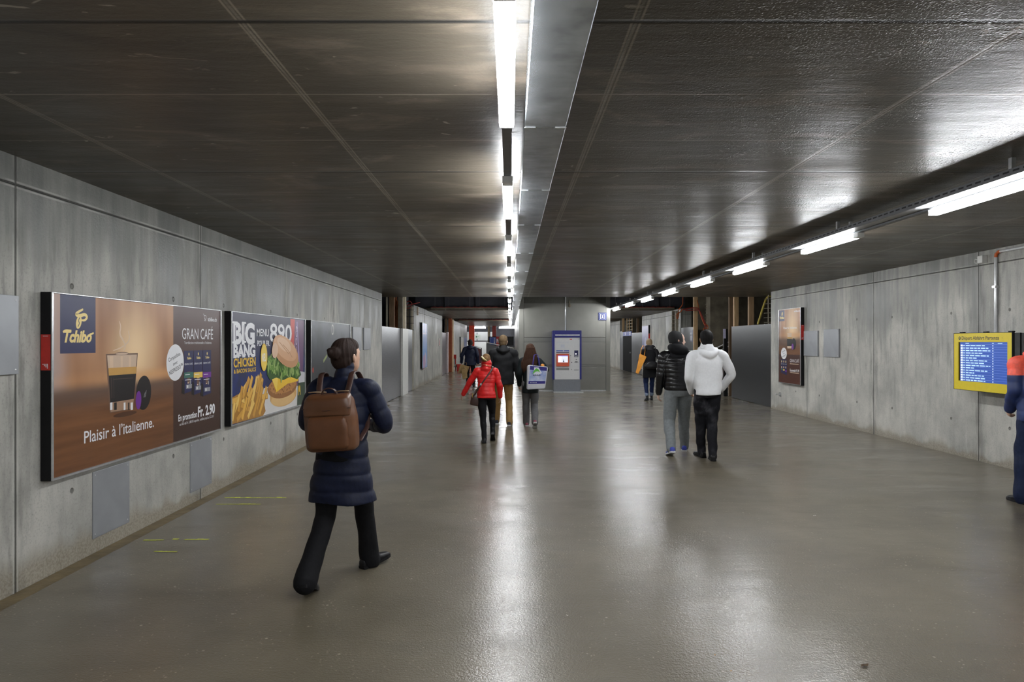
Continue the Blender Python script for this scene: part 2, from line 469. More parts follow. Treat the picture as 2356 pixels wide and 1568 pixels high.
# ================================================================== the setting
bm = bmesh.new()
box(bm, -3.03, 6.30, -9, 58, -0.25, 0)
box(bm, -3.60, -3.03, -9, 17.24, -0.25, -0.065)
box(bm, -6.2, -3.03, 17.24, 58, -0.25, 0)
box(bm, 6.30, 6.34, -9, 16.6, -0.25, -0.015)
box(bm, 6.30, 11.0, 16.6, 58, -0.25, 0)
floor = struct('floor', bm, M_FLOOR)
M_SILT = simple('gutter_silt', (0.16, 0.115, 0.05), 0.3, 0, 0.4, 7, 0.004)
struct('gutter_silt', bx(-3.235, -3.035, -8.9, 17.2, -0.066, -0.040), M_SILT, floor)
M_CHALK = simple('chalk_mark', (0.58, 0.62, 0.09), 0.6, 0, 0.35, 30)
bm = bmesh.new()
for (xa, xb, yy) in ((-2.72, -2.54, 5.20), (-2.96, -2.80, 5.50), (-2.74, -2.44, 5.52), (-2.90, -2.46, 6.72), (-2.99, -2.30, 7.00)):
    k = max(2, int((xb - xa) / 0.05))
    for i in range(k):
        x0 = xa + (xb - xa) * i / k
        w = 0.018 + 0.020 * random.random()
        if random.random() < 0.85:
            o_ = 0.008 * (random.random() - .5)
            vs = [bm.verts.new(p) for p in ((x0, yy + o_, .0015), (x0 + (xb - xa) / k, yy + o_, .0015), (x0 + (xb - xa) / k, yy + o_ + w, .0015), (x0, yy + w + o_, .0015))]
            bm.faces.new(vs)
struct('paint_mark', bm, M_CHALK, floor)

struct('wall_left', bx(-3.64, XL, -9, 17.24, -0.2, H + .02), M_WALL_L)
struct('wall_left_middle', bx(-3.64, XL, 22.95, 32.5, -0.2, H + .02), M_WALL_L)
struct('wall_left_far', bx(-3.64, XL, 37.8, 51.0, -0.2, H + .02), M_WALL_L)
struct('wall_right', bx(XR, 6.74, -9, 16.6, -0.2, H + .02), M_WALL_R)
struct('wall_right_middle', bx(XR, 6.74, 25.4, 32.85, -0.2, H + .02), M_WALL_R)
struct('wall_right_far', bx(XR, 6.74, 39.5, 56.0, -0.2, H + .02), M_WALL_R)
struct('ceiling', bx(-3.75, 6.85, -9, 18.5, H, H + .45), M_CEIL)
struct('ceiling_middle', bx(-3.75, 6.85, 26.5, 35.4, H, H + .10), M_CEIL)
struct('ceiling_far', bx(-3.75, 6.85, 39.8, 56.4, H, H + .45), M_CEIL)
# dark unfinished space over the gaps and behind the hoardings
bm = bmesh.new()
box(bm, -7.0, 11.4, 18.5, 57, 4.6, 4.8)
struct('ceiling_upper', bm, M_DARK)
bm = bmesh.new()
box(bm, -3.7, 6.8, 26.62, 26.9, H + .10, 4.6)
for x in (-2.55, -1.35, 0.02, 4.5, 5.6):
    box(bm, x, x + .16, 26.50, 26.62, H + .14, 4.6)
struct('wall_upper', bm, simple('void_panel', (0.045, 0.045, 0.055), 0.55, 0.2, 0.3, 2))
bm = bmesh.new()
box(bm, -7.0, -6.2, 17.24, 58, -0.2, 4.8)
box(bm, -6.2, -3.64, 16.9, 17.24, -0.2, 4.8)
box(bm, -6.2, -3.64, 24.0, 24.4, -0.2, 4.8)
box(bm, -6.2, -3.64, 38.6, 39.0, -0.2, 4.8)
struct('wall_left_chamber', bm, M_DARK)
bm = bmesh.new()
box(bm, 11.0, 11.4, 16.6, 58, -0.2, 4.8)
box(bm, 6.74, 11.0, 16.2, 16.6, -0.2, 4.8)
box(bm, 6.74, 11.0, 24.8, 25.2, -0.2, 4.8)
box(bm, 6.74, 11.0, 38.9, 39.3, -0.2, 4.8)
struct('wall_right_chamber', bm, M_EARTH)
bm = bmesh.new()
prism(bm, [(6.62, 4.55), (7.35, 4.55), (7.35, 2.05), (7.05, 1.45), (6.62, 1.45)], 'Y', 22.6, 23.1)
struct('wall_stair', bm, M_EARTH)
struct('wall_middle', bx(0.28, 3.2, 26.95, 44.0, 0, H), M_LIFT_F)

# far end: a light cross passage
M_FARWHITE = simple('far_white_wall', (0.62, 0.63, 0.62), 0.4, 0, 0.05, 2)
M_FARGREY = simple('far_grey_cladding', (0.45, 0.46, 0.46), 0.35, 0.2, 0.05, 2)
bm = bmesh.new()
box(bm, -6.2, 11.0, 57.2, 57.5, 0, 1.62, 0)
box(bm, -6.2, 11.0, 57.2, 57.5, 2.42, 4.6, 2)
for i in range(10):
    box(bm, -6.2 + 1.72 * i, -6.2 + 1.72 * i + 1.66, 57.18, 57.5, 1.70, 2.36, 1)
box(bm, -6.2, 11.0, 57.3, 57.5, 1.62, 2.42, 2)
box(bm, -1.25, 11.0, 56.95, 57.1, 1.2, 3.3, 2)
box(bm, -6.2, 11.0, 57.12, 57.2, 2.38, 2.44, 0)
struct('wall_end', bm, [M_FARWHITE, M_FARGREY, M_DARK])

# ================================================================== lights and ducts
GAP = 2.43
def lamp(x, y_end, label, group, length=1.25):
    t = thing('tube_lamp', label, 'lamp', (x, y_end, 2.62), 0, group)
    bm = bmesh.new(); box(bm, -.035, .035, -length + .03, -.012, 0.0, .046, 0, .012, 3)
    obj('diffuser', bm, M_LAMP, t, True)
    for a, b in ((-length - .06, -length + .03), (-.012, .0)):
        obj('end_cap', bx(-.034, .034, a, b, .001, .047, .004), M_WHITE, t)
    return t

def lamp_row(name, x, ends, words, group):
    for i, ye in enumerate(ends):
        vis = ends[i:]
        lamp(x, ye, words(i), group)

center_ends = [3.27 + GAP * k for k in range(-4, 20)]
right_ends = [5.535 + GAP * k for k in range(-5, 19)]
c0 = next(i for i, e in enumerate(center_ends) if e > 2.4)
r0 = next(i for i, e in enumerate(right_ends) if e > 5.0)
def cw(i):
    k = i - c0
    if k < 0: return 'lit white tube lamp of the central row behind the viewpoint'
    if k == 0: return 'long lit tube lamp at the top of the picture beside the silver duct'
    if k < 4: return 'lit tube lamp beside the silver duct, %s along the central row' % ORD[k]
    return 'small distant lit tube lamp merging into the bright far end of the central row'
def rw(i):
    k = i - r0
    if k < 0: return 'lit white tube lamp of the right-hand row behind the viewpoint'
    if k == 0: return 'large bright tube lamp cut by the right edge of the picture'
    if k < 8: return 'lit tube lamp under the grey tray, %s from the viewer in the right-hand row' % ORD[k]
    return 'lit tube lamp of the right-hand row hidden behind the lift cabin'
lamp_row('central', -0.017, center_ends, cw, 'tube lamps of the central row')
lamp_row('right', 3.42, right_ends, rw, 'tube lamps of the right-hand row')

def rail(x, y0, y1, label):
    t = thing('lamp_rail', label, 'rail', (x, y0, 2.6685))
    bm = bmesh.new()
    box(bm, -.025, .025, 0, y1 - y0, 0, .014)
    box(bm, -.025, -.021, 0, y1 - y0, -.001, 0); box(bm, .021, .025, 0, y1 - y0, -.001, 0)
    obj('channel', bm, M_RAIL, t)
    for k in range(int((y1 - y0) / GAP) if x < 1 else 0):
        y = 0.9 + k * GAP
        bm = bmesh.new(); box(bm, -.028, .028, y - .012, y + .012, .014, .024); box(bm, -.004, .004, y - .004, y + .004, .020, H - 2.6685)
        obj('hanger', bm, M_ALU, t)
rail(-0.017, -8.5, 49.6, 'thin dark channel holding the central row of tube lamps')
rail(3.42, -8.5, 49.6, 'thin dark channel holding the right-hand row of tube lamps')

def duct(x0, x1, y0, y1, label, m, joints, flange, zb=2.665, zt=2.80):
    t = thing('cable_duct', label, 'duct', (x0, y0, zb))
    w = x1 - x0; L = y1 - y0
    ys = [0] + [j - y0 for j in joints if y0 < j < y1] + [L]
    for a, b in zip(ys[:-1], ys[1:]):
        bm = bmesh.new(); box(bm, 0, w, a + .002, b - .002, 0, zt - zb, 0, .004, 1)
        obj('duct_section', bm, m, t)
    for a in ys[1:-1]:
        bm = bmesh.new()
        box(bm, -.002, .055, a - .006, a + .006, -.003, .0); box(bm, w - .055, w + .002, a - .006, a + .006, -.003, .0)
        obj('joint_clip', bm, M_ALU, t)
    if flange:
        bm = bmesh.new()
        box(bm, -.012, 0, 0, L, 0, .046, 0)
        for k in range(int(L / .09)):
            box(bm, -.0135, -.012, .02 + k * .09, .02 + k * .09 + .055, .022, .034, 1)
        obj('perforated_flange', bm, [M_RAIL, M_BLACK], t)
    for k in range(int(L / 2.4)):
        for a in (.02, w - .05): obj('hanger', bx(a, a + .03, 1.0 + 2.4 * k, 1.03 + 2.4 * k, zt - zb, H - zb), M_ALU, t)
h = 2.665 - EYE
duct(.071, .277, -8.5, 44, 'wide galvanised steel cable duct running down the middle of the ceiling', M_GALV,
     [-5.0, -3.0, -1.0, h * F / 493, h * F / 349, h * F / 271 + .05, 8.2, h * F / 162, 12.6, 15, 17.5, 20, 23, 26, 30, 34, 38], False)
duct(3.285, 3.485, -8.5, 50, 'grey painted cable tray with perforated edge above the right-hand lamps', M_TRAY,
     [-5, -2, 1, 4, 7.4, 10.4, 13.4, 16.4, 19.4, 22.4, 26, 30, 34, 38, 42], True, 2.686, 2.738)
for k, (xa, xb) in enumerate(((-3.2, -2.0), (-0.9, .36))):
    t = thing('tube_lamp', ('bright crosswise tube lamp at the far end beside the red column', 'bright crosswise tube lamp at the far end beside the lift cabin')[k], 'lamp', (xa, 55.5, 2.70), 0, 'crosswise lamps at the far end')
    obj('diffuser', bx(0, xb - xa, -.06, .06, 0, .07, .01), M_LAMP, t)
    obj('housing', bx(-.02, xb - xa + .02, -.05, .05, .07, H - 2.70), M_WHITE, t)

# cable trays crossing the openings
def cable_tray(x0, x1, y, z, label):
    t = thing('cable_tray', label, 'cable tray', (x0, y, z))
    bm = bmesh.new(); L = x1 - x0
    box(bm, 0, L, 0, .012, 0, .055); box(bm, 0, L, .19, .2, 0, .055)
    for k in range(int(L / .25) + 1): box(bm, min(k * .25, L - .03), min(k * .25, L - .03) + .03, 0, .2, 0, .012)
    obj('tray', bm, M_EARTH, t)
    for k in range(5):
        bm = bmesh.new()
        pts = [(s * L / 40, .02 + .04 * k + .012 * math.sin(s * 1.3 + k), .05 + .03 * abs(math.sin(s * .9 + 1.7 * k))) for s in range(41)]
        tube(bm, pts, .016, (0, 1, 0), 6)
        obj('cable', bm, (M_REDCABLE, M_DARK, M_REBAR, M_REDCABLE, M_ORANGECABLE)[k], t, True)
    for x in (.15, L / 2, L - .15):
        obj('hanger', bx(x - .01, x + .01, .09, .11, .012, 4.6 - z), M_RAIL, t)
cable_tray(-3.05, -0.06, 26.2, 2.86, 'brown ladder tray full of red cables across the opening left of the lift')
cable_tray(3.9, 6.3, 26.2, 2.86, 'brown ladder tray of red cables across the opening right of the lift')
cable_tray(-3.0, -0.06, 39.5, 2.80, 'distant dark cable tray across the second opening on the left')

# ================================================================== gaps: hoardings, posts, cables
def hoarding(x, y0, y1, z, side, m, label, posts=(), group=None, foot=False):
    """sheet-steel panel standing along the wall line; side = +1 faces +X"""
    t = thing('steel_hoarding', label, 'hoarding', (x, (y0 + y1) / 2, 0), 0, group)
    a, b = y0 - (y0 + y1) / 2, y1 - (y0 + y1) / 2
    bm = bmesh.new(); box(bm, -.012, .012, a, b, 0.012, z)
    obj('sheet', bm, m, t)
    bm = bmesh.new(); s = -side
    for y in (a + .05, b - .05): box(bm, s * .012, s * .09, y - .04, y + .04, 0, z - .05)
    box(bm, s * .012, s * .06, a + .09, b - .09, z - .15, z - .08)
    obj('back_frame', bm, M_WOOD_D, t)
    return t
hoarding(-3.265, 17.26, 20.2, 2.0, 1, M_HOARD, 'wide shiny steel hoarding panel left of the white post')
hoarding(-3.265, 21.3, 22.68, 2.0, 1, M_HOARD, 'narrow steel hoarding panel right of the white post')
def post(label, x0, x1, y, z0, z1, m, d=.1, name='timber_post', cat='post'):
    bm = bmesh.new(); box(bm, x0, x1, y - d / 2, y + d / 2, z0, z1, 0, .004, 1)
    o = obj(name, bm, m); return tag(o, label, cat)
post('white painted post between the two steel panels of the left hoarding', -3.252, -3.18, 20.76, 0, 2.0, M_OFFWHITE, 1.06, 'white_post')
post('pale lit timber post rising above the white post', -3.235, -3.145, 20.6, 2.0, 4.6, simple('lit_timber', (0.88, 0.78, 0.58), 0.5, 0, 0.12, 6), .10)  # bright colour carries the light falling on this post
post('slim grey steel pipe beside the end of the left concrete wall', -3.64, -3.59, 20.0, 0, 4.6, M_REBAR, .05, 'steel_pipe', 'pipe')
post('brown timber post behind the left hoarding, nearer the concrete wall', -3.545, -3.40, 20.0, 0, 4.6, M_WOOD_D)
post('grey-brown timber post behind the left hoarding, beside the pale post', -3.48, -3.34, 21.2, 0, 4.6, simple('grey_timber', (0.19, 0.165, 0.12), 0.7, 0, 0.25, 6))
bm = bmesh.new()
for k in range(9):
    xa = -4.12 + k * .045
    box(bm, xa, xa + .03, 23.2 + .04 * (k % 2), 23.3 + .04 * (k % 2), 0, 3.0 + .1 * (k % 3))
tag(obj('sheet_pile', bm, M_RUST), 'rusty orange sheet piling behind the posts of the left opening', 'sheet pile')
def crib(label, x0, x1, y, z0, z1, ties):
    t = thing('shuttering', label, 'shuttering', (x0, y, 0))
    w = x1 - x0
    obj('timber', bx(0, w * .42, 0, .1, 0, z1, .004), M_EARTH, t)
    obj('timber', bx(w * .62, w, 0, .1, 0, z1, .004), M_REBAR, t)
    bm = bmesh.new()
    k = z0
    while k < z1:
        tube(bm, [(-.04, -.02, k), (w + .03, -.02, k)], .009, (0, 1, 0), 6); k += ties
    tube(bm, [(w * .5, -.03, 0), (w * .5, -.03, z1)], .009, (1, 0, 0), 6)
    obj('tie_bar', bm, M_DARK if ties > .2 else M_REBAR, t)
crib('pale timber shuttering with dark tie bars beside the second concrete wall on the left', -3.46, -3.25, 22.78, 2.0, 2.78, .22)
bm = bmesh.new()
tube(bm, [(-3.66, 22.4, 4.58), (-3.64, 22.4, 3.2), (-3.5, 22.4, 2.86), (-3.3, 22.4, 2.95), (-3.22, 22.45, 2.86), (-3.3, 22.45, 2.70), (-3.55, 22.4, 2.72)], .015, (0, 1, 0), 6, .03)
tube(bm, [(-3.6, 22.42, 2.78), (-3.4, 22.4, 2.80), (-3.2, 22.45, 2.84), (-3.0, 22.6, 2.90)], .015, (0, 1, 0), 6, .03)
tag(obj('red_cable', bm, M_REDCABLE, None, True), 'looped red cable above the left hoarding', 'cable')
bm = bmesh.new(); box(bm, -.03, .03, -.04, 0, -.14, .14, 0, .01)
o = obj('cable_gland', bm, simple('cream_plastic', (0.5, 0.40, 0.30), .5)); o.location = (-3.20, 23.6, 2.66); tag(o, 'small cream junction box high on the second left wall', 'junction box')

# second opening, left
hoarding(-3.265, 32.52, 34.6, 2.05, 1, simple('mauve_steel', (0.24, 0.22, 0.24), 0.3, 0.7, 0.15, 2), 'far steel hoarding panel with a pale edge in the second left opening')
post('pale upright edging the far steel panel on the left', -3.26, -3.17, 34.9, 0, 2.1, simple('pinkish_white', (0.66, 0.58, 0.58), .5), .3, 'white_post')
post('orange-red steel column in the second left opening', -3.28, -3.10, 36.3, 0, 4.6, simple('dull_orange', (0.36, 0.09, 0.03), 0.5, 0, 0.2, 4), .16, 'steel_column', 'column')
post('bright timber post beside the orange column in the second left opening', -3.10, -3.02, 36.4, 0, 2.79, simple('lit_timber2', (0.75, 0.62, 0.40), 0.5, 0, 0.12, 6), .1)
post('dark brown timber in the second left opening', -3.42, -3.34, 35.9, 0, 4.6, M_WOOD_D)
t = thing('site_barrier', 'red and white plank barrier low in the second left opening', 'barrier', (-3.15, 37.6, 0))
obj('red_board', bx(-.17, .18, -.02, .02, .68, .90), M_RED, t); obj('white_board', bx(-.17, .22, -.02, .02, .20, .36), M_OFFWHITE, t)
obj('post', bx(-.15, -.11, .02, .06, 0, .9), M_RED, t); obj('post', bx(.12, .16, .02, .06, 0, .9), M_RED, t); obj('infill', bx(-.11, .12, .03, .04, .36, .68), M_FARGREY, t)
tag(obj('red_crate', bx(-2.93, -2.70, 37.3, 37.7, 0, .38, .01), M_RED), 'small red box on the floor beside the plank barrier', 'box')
post('tall orange-red column at the far left end of the passage', -3.10, -2.70, 51.4, 0, 4.0, M_ORANGE_RED, .3, 'steel_column', 'column')
post('dark red column above the black direction sign', -1.38, -1.08, 52.6, 0, 4.6, simple('dull_red', (0.42, 0.06, 0.05), .5), .3, 'steel_column', 'column')
post('cream upright left of the black direction sign', -1.72, -1.56, 52.2, 0, 2.8, simple('cream_upright', (0.58, 0.50, 0.33), .5), .12, 'upright', 'post')
t = thing('display_stand', 'dark red panel stand with white sloping top at the far end', 'stand', (-2.35, 50.2, 0))
bm = bmesh.new(); prism(bm, [(-.22, .02), (.20, .02), (.20, 1.06), (-.22, 1.22)], 'Y', -.03, .03); obj('panel', bm, simple('wine_red', (0.10, 0.025, 0.03), .4), t)
bm = bmesh.new(); prism(bm, [(-.24, 1.24), (.2, 1.07), (.2, 1.15), (-.24, 1.33)], 'Y', -.05, .05); obj('cap', bm, M_WHITE, t)
obj('post', bx(.2, .26, -.03, .03, 0, 1.15), M_BLACK, t)
t = thing('stair_parapet', 'grey stair parapet with white handrail far behind the man in the dark jacket', 'parapet', (-1.8, 51.2, 0))
bm = bmesh.new(); prism(bm, [(0, 0.62), (2.0, 0.42), (2.0, 1.05), (0, 1.48)], 'Y', 0, .12); obj('panel', bm, simple('parapet_grey', (0.11, 0.11, 0.115), .35, .3), t)
bm = bmesh.new(); prism(bm, [(0, .52), (2.0, .32), (2.0, .42), (0, .62)], 'Y', -.01, .13); obj('skirt', bm, M_BLACK, t)
bm = bmesh.new(); tube(bm, [(0, .06, 1.56), (2.0, .06, 1.13)], .035, (0, 1, 0), 8); obj('handrail', bm, M_WHITE, t, True)
for x in (.02, .95, 1.9): obj('post', bx(x, x + .08, .03, .09, 0, 1.5 - .21 * x), M_BLACK, t)

# right openings
hoarding(6.365, 16.62, 19.6, 2.04, -1, M_HOARD_D, 'large dark steel hoarding panel at the end of the right concrete wall')
hoarding(6.365, 23.55, 25.35, 2.12, -1, simple('mid_steel', (0.16, 0.162, 0.17), 0.36, 0.8, 0.08, 3), 'steel hoarding panel with a small pale sign behind the beanie man')
post('tall bare timber post between the two walking men', 6.26, 6.385, 23.3, 0, 4.6, M_WOOD, .12)
post('brown timber post above the left end of the dark hoarding', 6.50, 6.62, 20.3, 0, 4.6, M_WOOD_D)
post('pale-edged timber post above the dark hoarding, second from its left end', 6.43, 6.56, 19.65, 0, 4.6, M_WOOD)
post('timber post above the middle of the dark hoarding', 6.47, 6.61, 18.55, 0, 4.6, simple('mid_timber', (0.32, 0.205, 0.11), 0.62, 0, 0.25, 6, 0.001, stretch=(6, 6, .5)))
t = thing('hoarding_upright', 'black upright with a small lilac notice at the left end of the dark hoarding', 'upright', (6.36, 20.2, 0))
obj('upright', bx(-.05, .06, -.05, .05, 0, 1.98), M_BLACK, t); obj('notice', bx(-.075, .0, -.06, -.051, 1.70, 1.98), simple('lilac_paper', (0.48, 0.46, 0.62), .5), t)
obj('lower_panel', bx(-.06, .08, -.03, .03, 0.6, 1.35), simple('brown_grey', (0.10, 0.07, 0.065), .5), t)
t = thing('stair_handrail', 'white double handrail of the stairs right of the hooded man', 'handrail', (6.3, 21.2, 0))
for dz in (0, -.13):
    bm = bmesh.new(); tube(bm, [(.0, 0, 1.36 + dz), (1.6, 0, 2.14 + dz)], .016, (0, 1, 0), 8); obj('rail', bm, M_WHITE, t, True)
for x in (.12, .9): obj('post', bx(x - .02, x + .02, -.02, .02, 0, 1.38 + x * .49), M_WHITE, t)
t = thing('stair_flight', 'pale concrete stair flight behind the hooded man', 'stairs', (6.42, 21.3, 0))
bm = bmesh.new()
for k in range(8): box(bm, .1 + .29 * k, 2.6, 0, 1.2, .17 * k, .17 * (k + 1))
obj('steps', bm, simple('stair_concrete', (0.36, 0.35, 0.33), 0.7, 0, .15, 4), t)
def cable(label, pts, r, m, name='cable'):
    bm = bmesh.new(); tube(bm, pts, r, (0, 1, 0), 7, .04); return tag(obj(name, bm, m, None, True), label, 'cable')
k = 23.0 / F
def Pz(px, py, y): return ((px - VX) * y / F, y, EYE - (py - VY) * y / F)
cable('thick red cable hanging down beside the tall timber post', [Pz(*p) for p in ((1572, 712, 23), (1590, 708, 23), (1606, 708, 22.9), (1614, 728, 22.9), (1621, 745, 22.9), (1624, 756, 22.9))], .022, M_REDCABLE)
cable('second red cable beside the tall timber post, tied to the first', [Pz(*p) for p in ((1578, 714, 22.8), (1596, 713, 22.8), (1609, 712, 22.7), (1617, 730, 22.7), (1626, 750, 22.7))], .019, M_REDCABLE)
cable('thin orange cable loop hanging above the hooded man', [Pz(*p) for p in ((1604, 690, 23.22), (1612, 726, 22.8), (1621, 748, 22.6), (1628, 746, 22.6), (1630, 755, 22.6), (1624, 757, 22.6), (1619, 752, 22.6), (1617, 775, 22.6), (1615, 786, 22.6))], .012, M_ORANGECABLE)
cable('orange cable coil on the edge of the second right wall', [Pz(*p) for p in ((1572, 640, 25.37), (1571, 700, 25.37), (1560, 714, 25.37), (1562, 726, 25.3), (1558, 735, 25.3), (1557, 722, 25.3), (1568, 716, 25.3), (1569, 711, 25.3))], .018, M_ORANGECABLE)
cable('yellow hose hanging behind the dark hoarding', [Pz(*p) for p in ((1744, 744, 18), (1750, 725, 18), (1758, 700, 18), (1764, 684, 18), (1770, 680, 18), (1776, 682, 18))], .028, M_YELLOWHOSE)
def rebar(label, x, y, n, z0, dz, L, vert=True):
    bm = bmesh.new()
    for i in range(n): tube(bm, [(x, y, z0 + i * dz), (x + L, y, z0 + i * dz + .01)], .010, (0, 1, 0), 6)
    if vert: tube(bm, [(x + L * .5, y + .02, z0 - .2), (x + L * .5, y + .02, z0 + n * dz)], .012, (1, 0, 0), 6)
    return tag(obj('rebar_mat', bm, M_REBAR), label, 'rebar')
rebar('pale reinforcing bars at the end of the right concrete wall', 6.55, 17.6, 7, 2.1, .12, .22)
rebar('rows of short white reinforcing bars beside the red cables', 6.56, 22.95, 11, 1.75, .11, .13, False)
crib('timber shuttering with tie bars left of the tall timber post', 6.02, 6.24, 25.35, 2.15, 2.75, .14)
# right far opening
hoarding(6.365, 32.88, 35.75, 2.06, -1, simple('steel_far', (0.22, 0.225, 0.235), 0.34, 0.8, 0.08, 3), 'far steel hoarding panel right of the black door')
hoarding(6.365, 38.45, 39.48, 2.2, -1, simple('steel_far2', (0.26, 0.265, 0.275), 0.34, 0.8, 0.08, 3), 'narrow far steel panel left of the black door')
t = thing('site_door', 'black door under a blue platform sign far on the right', 'door', (6.36, 37.1, 0))
obj('leaf', bx(-.02, .02, -1.32, 1.32, 0.01, 1.90), simple('door_black', (0.006, 0.006, 0.007), .7, spec=.1), t); obj('knob', bx(-.07, -.02, -1.2, -1.1, 1.0, 1.07), M_ALU, t)
post('yellow timber post above the blue platform sign', 6.28, 6.40, 38.3, 2.15, 4.6, M_WOOD)
post('brown timber far right above the far steel panel', 6.52, 6.64, 35.2, 0, 4.6, M_WOOD_D)
post('second brown timber far right behind the far steel panel', 6.52, 6.65, 33.6, 0, 4.6, M_WOOD_D)
t = thing('scaffold_frame', 'pale scaffold grid above the blue platform sign', 'scaffold', (6.5, 37.2, 0))
bm = bmesh.new()
for zz in (2.25, 2.42, 2.59, 2.76, 2.93): tube(bm, [(0, -.9, zz), (0, .9, zz)], .02, (1, 0, 0), 6)
obj('ledger', bm, M_REBAR, t)
for yy in (-.8, 0, .8):
    bm = bmesh.new(); tube(bm, [(0, yy, 0), (0, yy, 3.2)], .03, (1, 0, 0), 8); obj('standard', bm, M_WOOD, t)

# ================================================================== lift cabin, plates, pipes
LX, LY = 0.287, 22.3
t = thing('lift_shaft', 'grey metal clad lift shaft in the middle of the passage', 'lift shaft', (LX, LY, 0))
W = 3.268 - LX
obj('core', bx(.02, W - .02, .03, 4.2, 0, 4.55), M_LIFT_F, t)
obj('corner_post', bx(0, .15, 0, .2, 0, 4.5, .004), M_LIFT, t); obj('corner_post', bx(W - .14, W, 0, .2, 0, 4.5, .004), M_LIFT, t)
obj('header', bx(.15, W - .14, .012, .05, 2.86, 4.5), simple('lift_header', (0.12, 0.118, 0.10), .4, .3), t)
xs = (.155, 1.545, W - .145)
for (z0, z1) in ((1.75, 2.845), (.855, 1.59), (.03, .77)):
    for a, b in zip(xs[:-1], xs[1:]):
        obj('cladding_panel', bx(a + .006, b - .006, .006, .05, z0, z1, .004), M_LIFT, t)
for (z0, z1) in ((1.60, 1.74), (.78, .845)):
    obj('cross_rail', bx(.155, W - .145, .01, .05, z0, z1, .003), M_LIFT_F, t)
for a in range(4):
    obj('side_panel', bx(-.006, .02, .22 + a, 1.2 + a, .03, 2.85), M_LIFT, t)
obj('skirting', bx(.15, W - .14, -.004, .03, 0, .03), M_ALU, t)
M_SIGNBLUE = simple('sign_blue', (0.030, 0.045, 0.20), 0.35, 0, 0.05)
M_SIGNWHITE = simple('sign_white', (0.72, 0.74, 0.80), 0.4, 0, 0.03)
t = thing('lift_sign', 'small blue lift pictogram sign high on the right of the lift shaft', 'sign', (3.01, LY, 2.43))
obj('panel', bx(-.135, .135, -.012, -.001, -.125, .125, .003), M_SIGNBLUE, t)
bm = bmesh.new()
def frame(bm, x0, x1, z0, z1, w, y0=-.015, y1=-.0118):
    box(bm, x0, x1, y0, y1, z0, z0 + w); box(bm, x0, x1, y0, y1, z1 - w, z1); box(bm, x0, x0 + w, y0, y1, z0 + w, z1 - w); box(bm, x1 - w, x1, y0, y1, z0 + w, z1 - w)
frame(bm, -.113, .113, -.103, .103, .005)
box(bm, -.070, -.050, -.015, -.0118, -.075, .075); box(bm, .050, .070, -.015, -.0118, -.075, .075)
box(bm, -.045, .045, -.015, -.0118, .045, .055); box(bm, -.045, .045, -.015, -.0118, -.06, -.05)
box(bm, -.014, .014, -.015, -.0118, -.05, .015); ball(bm, (0, -.0135, .028), (.011, .0015, .011), None, 10, 6)
obj('pictogram', bm, M_SIGNWHITE, t)
bm = bmesh.new(); tube(bm, [(1.80, LY - .022, 1.96), (1.80, LY - .022, 3.4)], .020, (1, 0, 0), 10)
tag(obj('conduit', bm, M_PIPE, None, True), 'white vertical conduit above the ticket machine', 'pipe')
bm = bmesh.new(); ball(bm, (1.93, LY - .062, 2.78), (.05, .05, .06)); tube(bm, [(1.93, LY - .06, 2.80), (1.93, LY - .03, 2.87), (1.93, LY - .024, 2.95)], .02, roundcap=False)
tag(obj('camera_dome', bm, M_EARTH, None, True), 'small brownish dome fitting beside the conduit over the ticket machine', 'fitting')

def plate(label, side, y0, y1, z0, z1, recess=False):
    t = thing('metal_plate', label, 'plate', (XL if side < 0 else XR, (y0 + y1) / 2, (z0 + z1) / 2), 0 if side < 0 else math.pi, 'blank metal plates on the walls')
    a = (y1 - y0) / 2; c = (z1 - z0) / 2
    d = .006 if recess else .03
    obj('sheet', bx(-.004, d, -a, a, -c, c, .003), M_PLATE, t)
    bm = bmesh.new()
    for sy in (-1, 1):
        for sz in (-1, 1): ball(bm, (d, sy * (a - .03), sz * (c - .03)), (.003, .007, .007), None, 8, 6)
    obj('screws', bm, M_ALU, t)
plate('blank grey metal plate cut by the left edge of the picture', -1, 3.85, 4.46, 1.39, 1.90)
plate('blank grey plate low on the wall under the middle of the coffee poster', -1, 5.29, 5.80, .07, .59, True)
plate('blank grey plate low on the wall under the right end of the coffee poster', -1, 6.90, 7.40, .07, .58, True)
plate('pale metal plate directly right of the dark poster', -1, 13.95, 14.75, 1.42, 1.91)
plate('pale metal plate second to the right of the dark poster', -1, 15.0, 15.7, 1.42, 1.91)
plate('blank grey plate beside the small coffee poster on the right wall', 1, 14.02, 14.68, 1.30, 1.83)
plate('blank grey plate farther from the small coffee poster, towards the yellow display', 1, 13.12, 13.75, 1.30, 1.85)

t = thing('wall_conduit', 'shiny white conduit running down the right wall to the yellow display', 'pipe', (6.315, 8.88, 0))
bm = bmesh.new(); tube(bm, [(0, 0, 1.66), (0, 0, 2.70)], .020, (1, 0, 0), 10); obj('pipe', bm, M_PIPE, t, True)
bm = bmesh.new(); tube(bm, [(.0, -.08, 2.765), (.0, -4.5, 2.765)], .018, (1, 0, 0), 10); obj('pipe', bm, M_PIPE, t, True)
bm = bmesh.new(); tube(bm, [(0, 0, 2.70), (0, -.01, 2.74), (0, -.05, 2.765), (0, -.08, 2.765)], .020, (1, 0, 0), 10); obj('elbow', bm, M_ORANGECABLE, t, True)
obj('clamp', bx(-.03, .025, -.03, .03, 2.30, 2.33), M_ALU, t)
t = thing('junction_box', 'small white junction box under the ceiling beside the wall conduit', 'junction box', (6.30, 9.12, 2.70))
obj('case', bx(-.03, .04, -.05, .05, -.05, .05, .008), M_OFFWHITE, t)
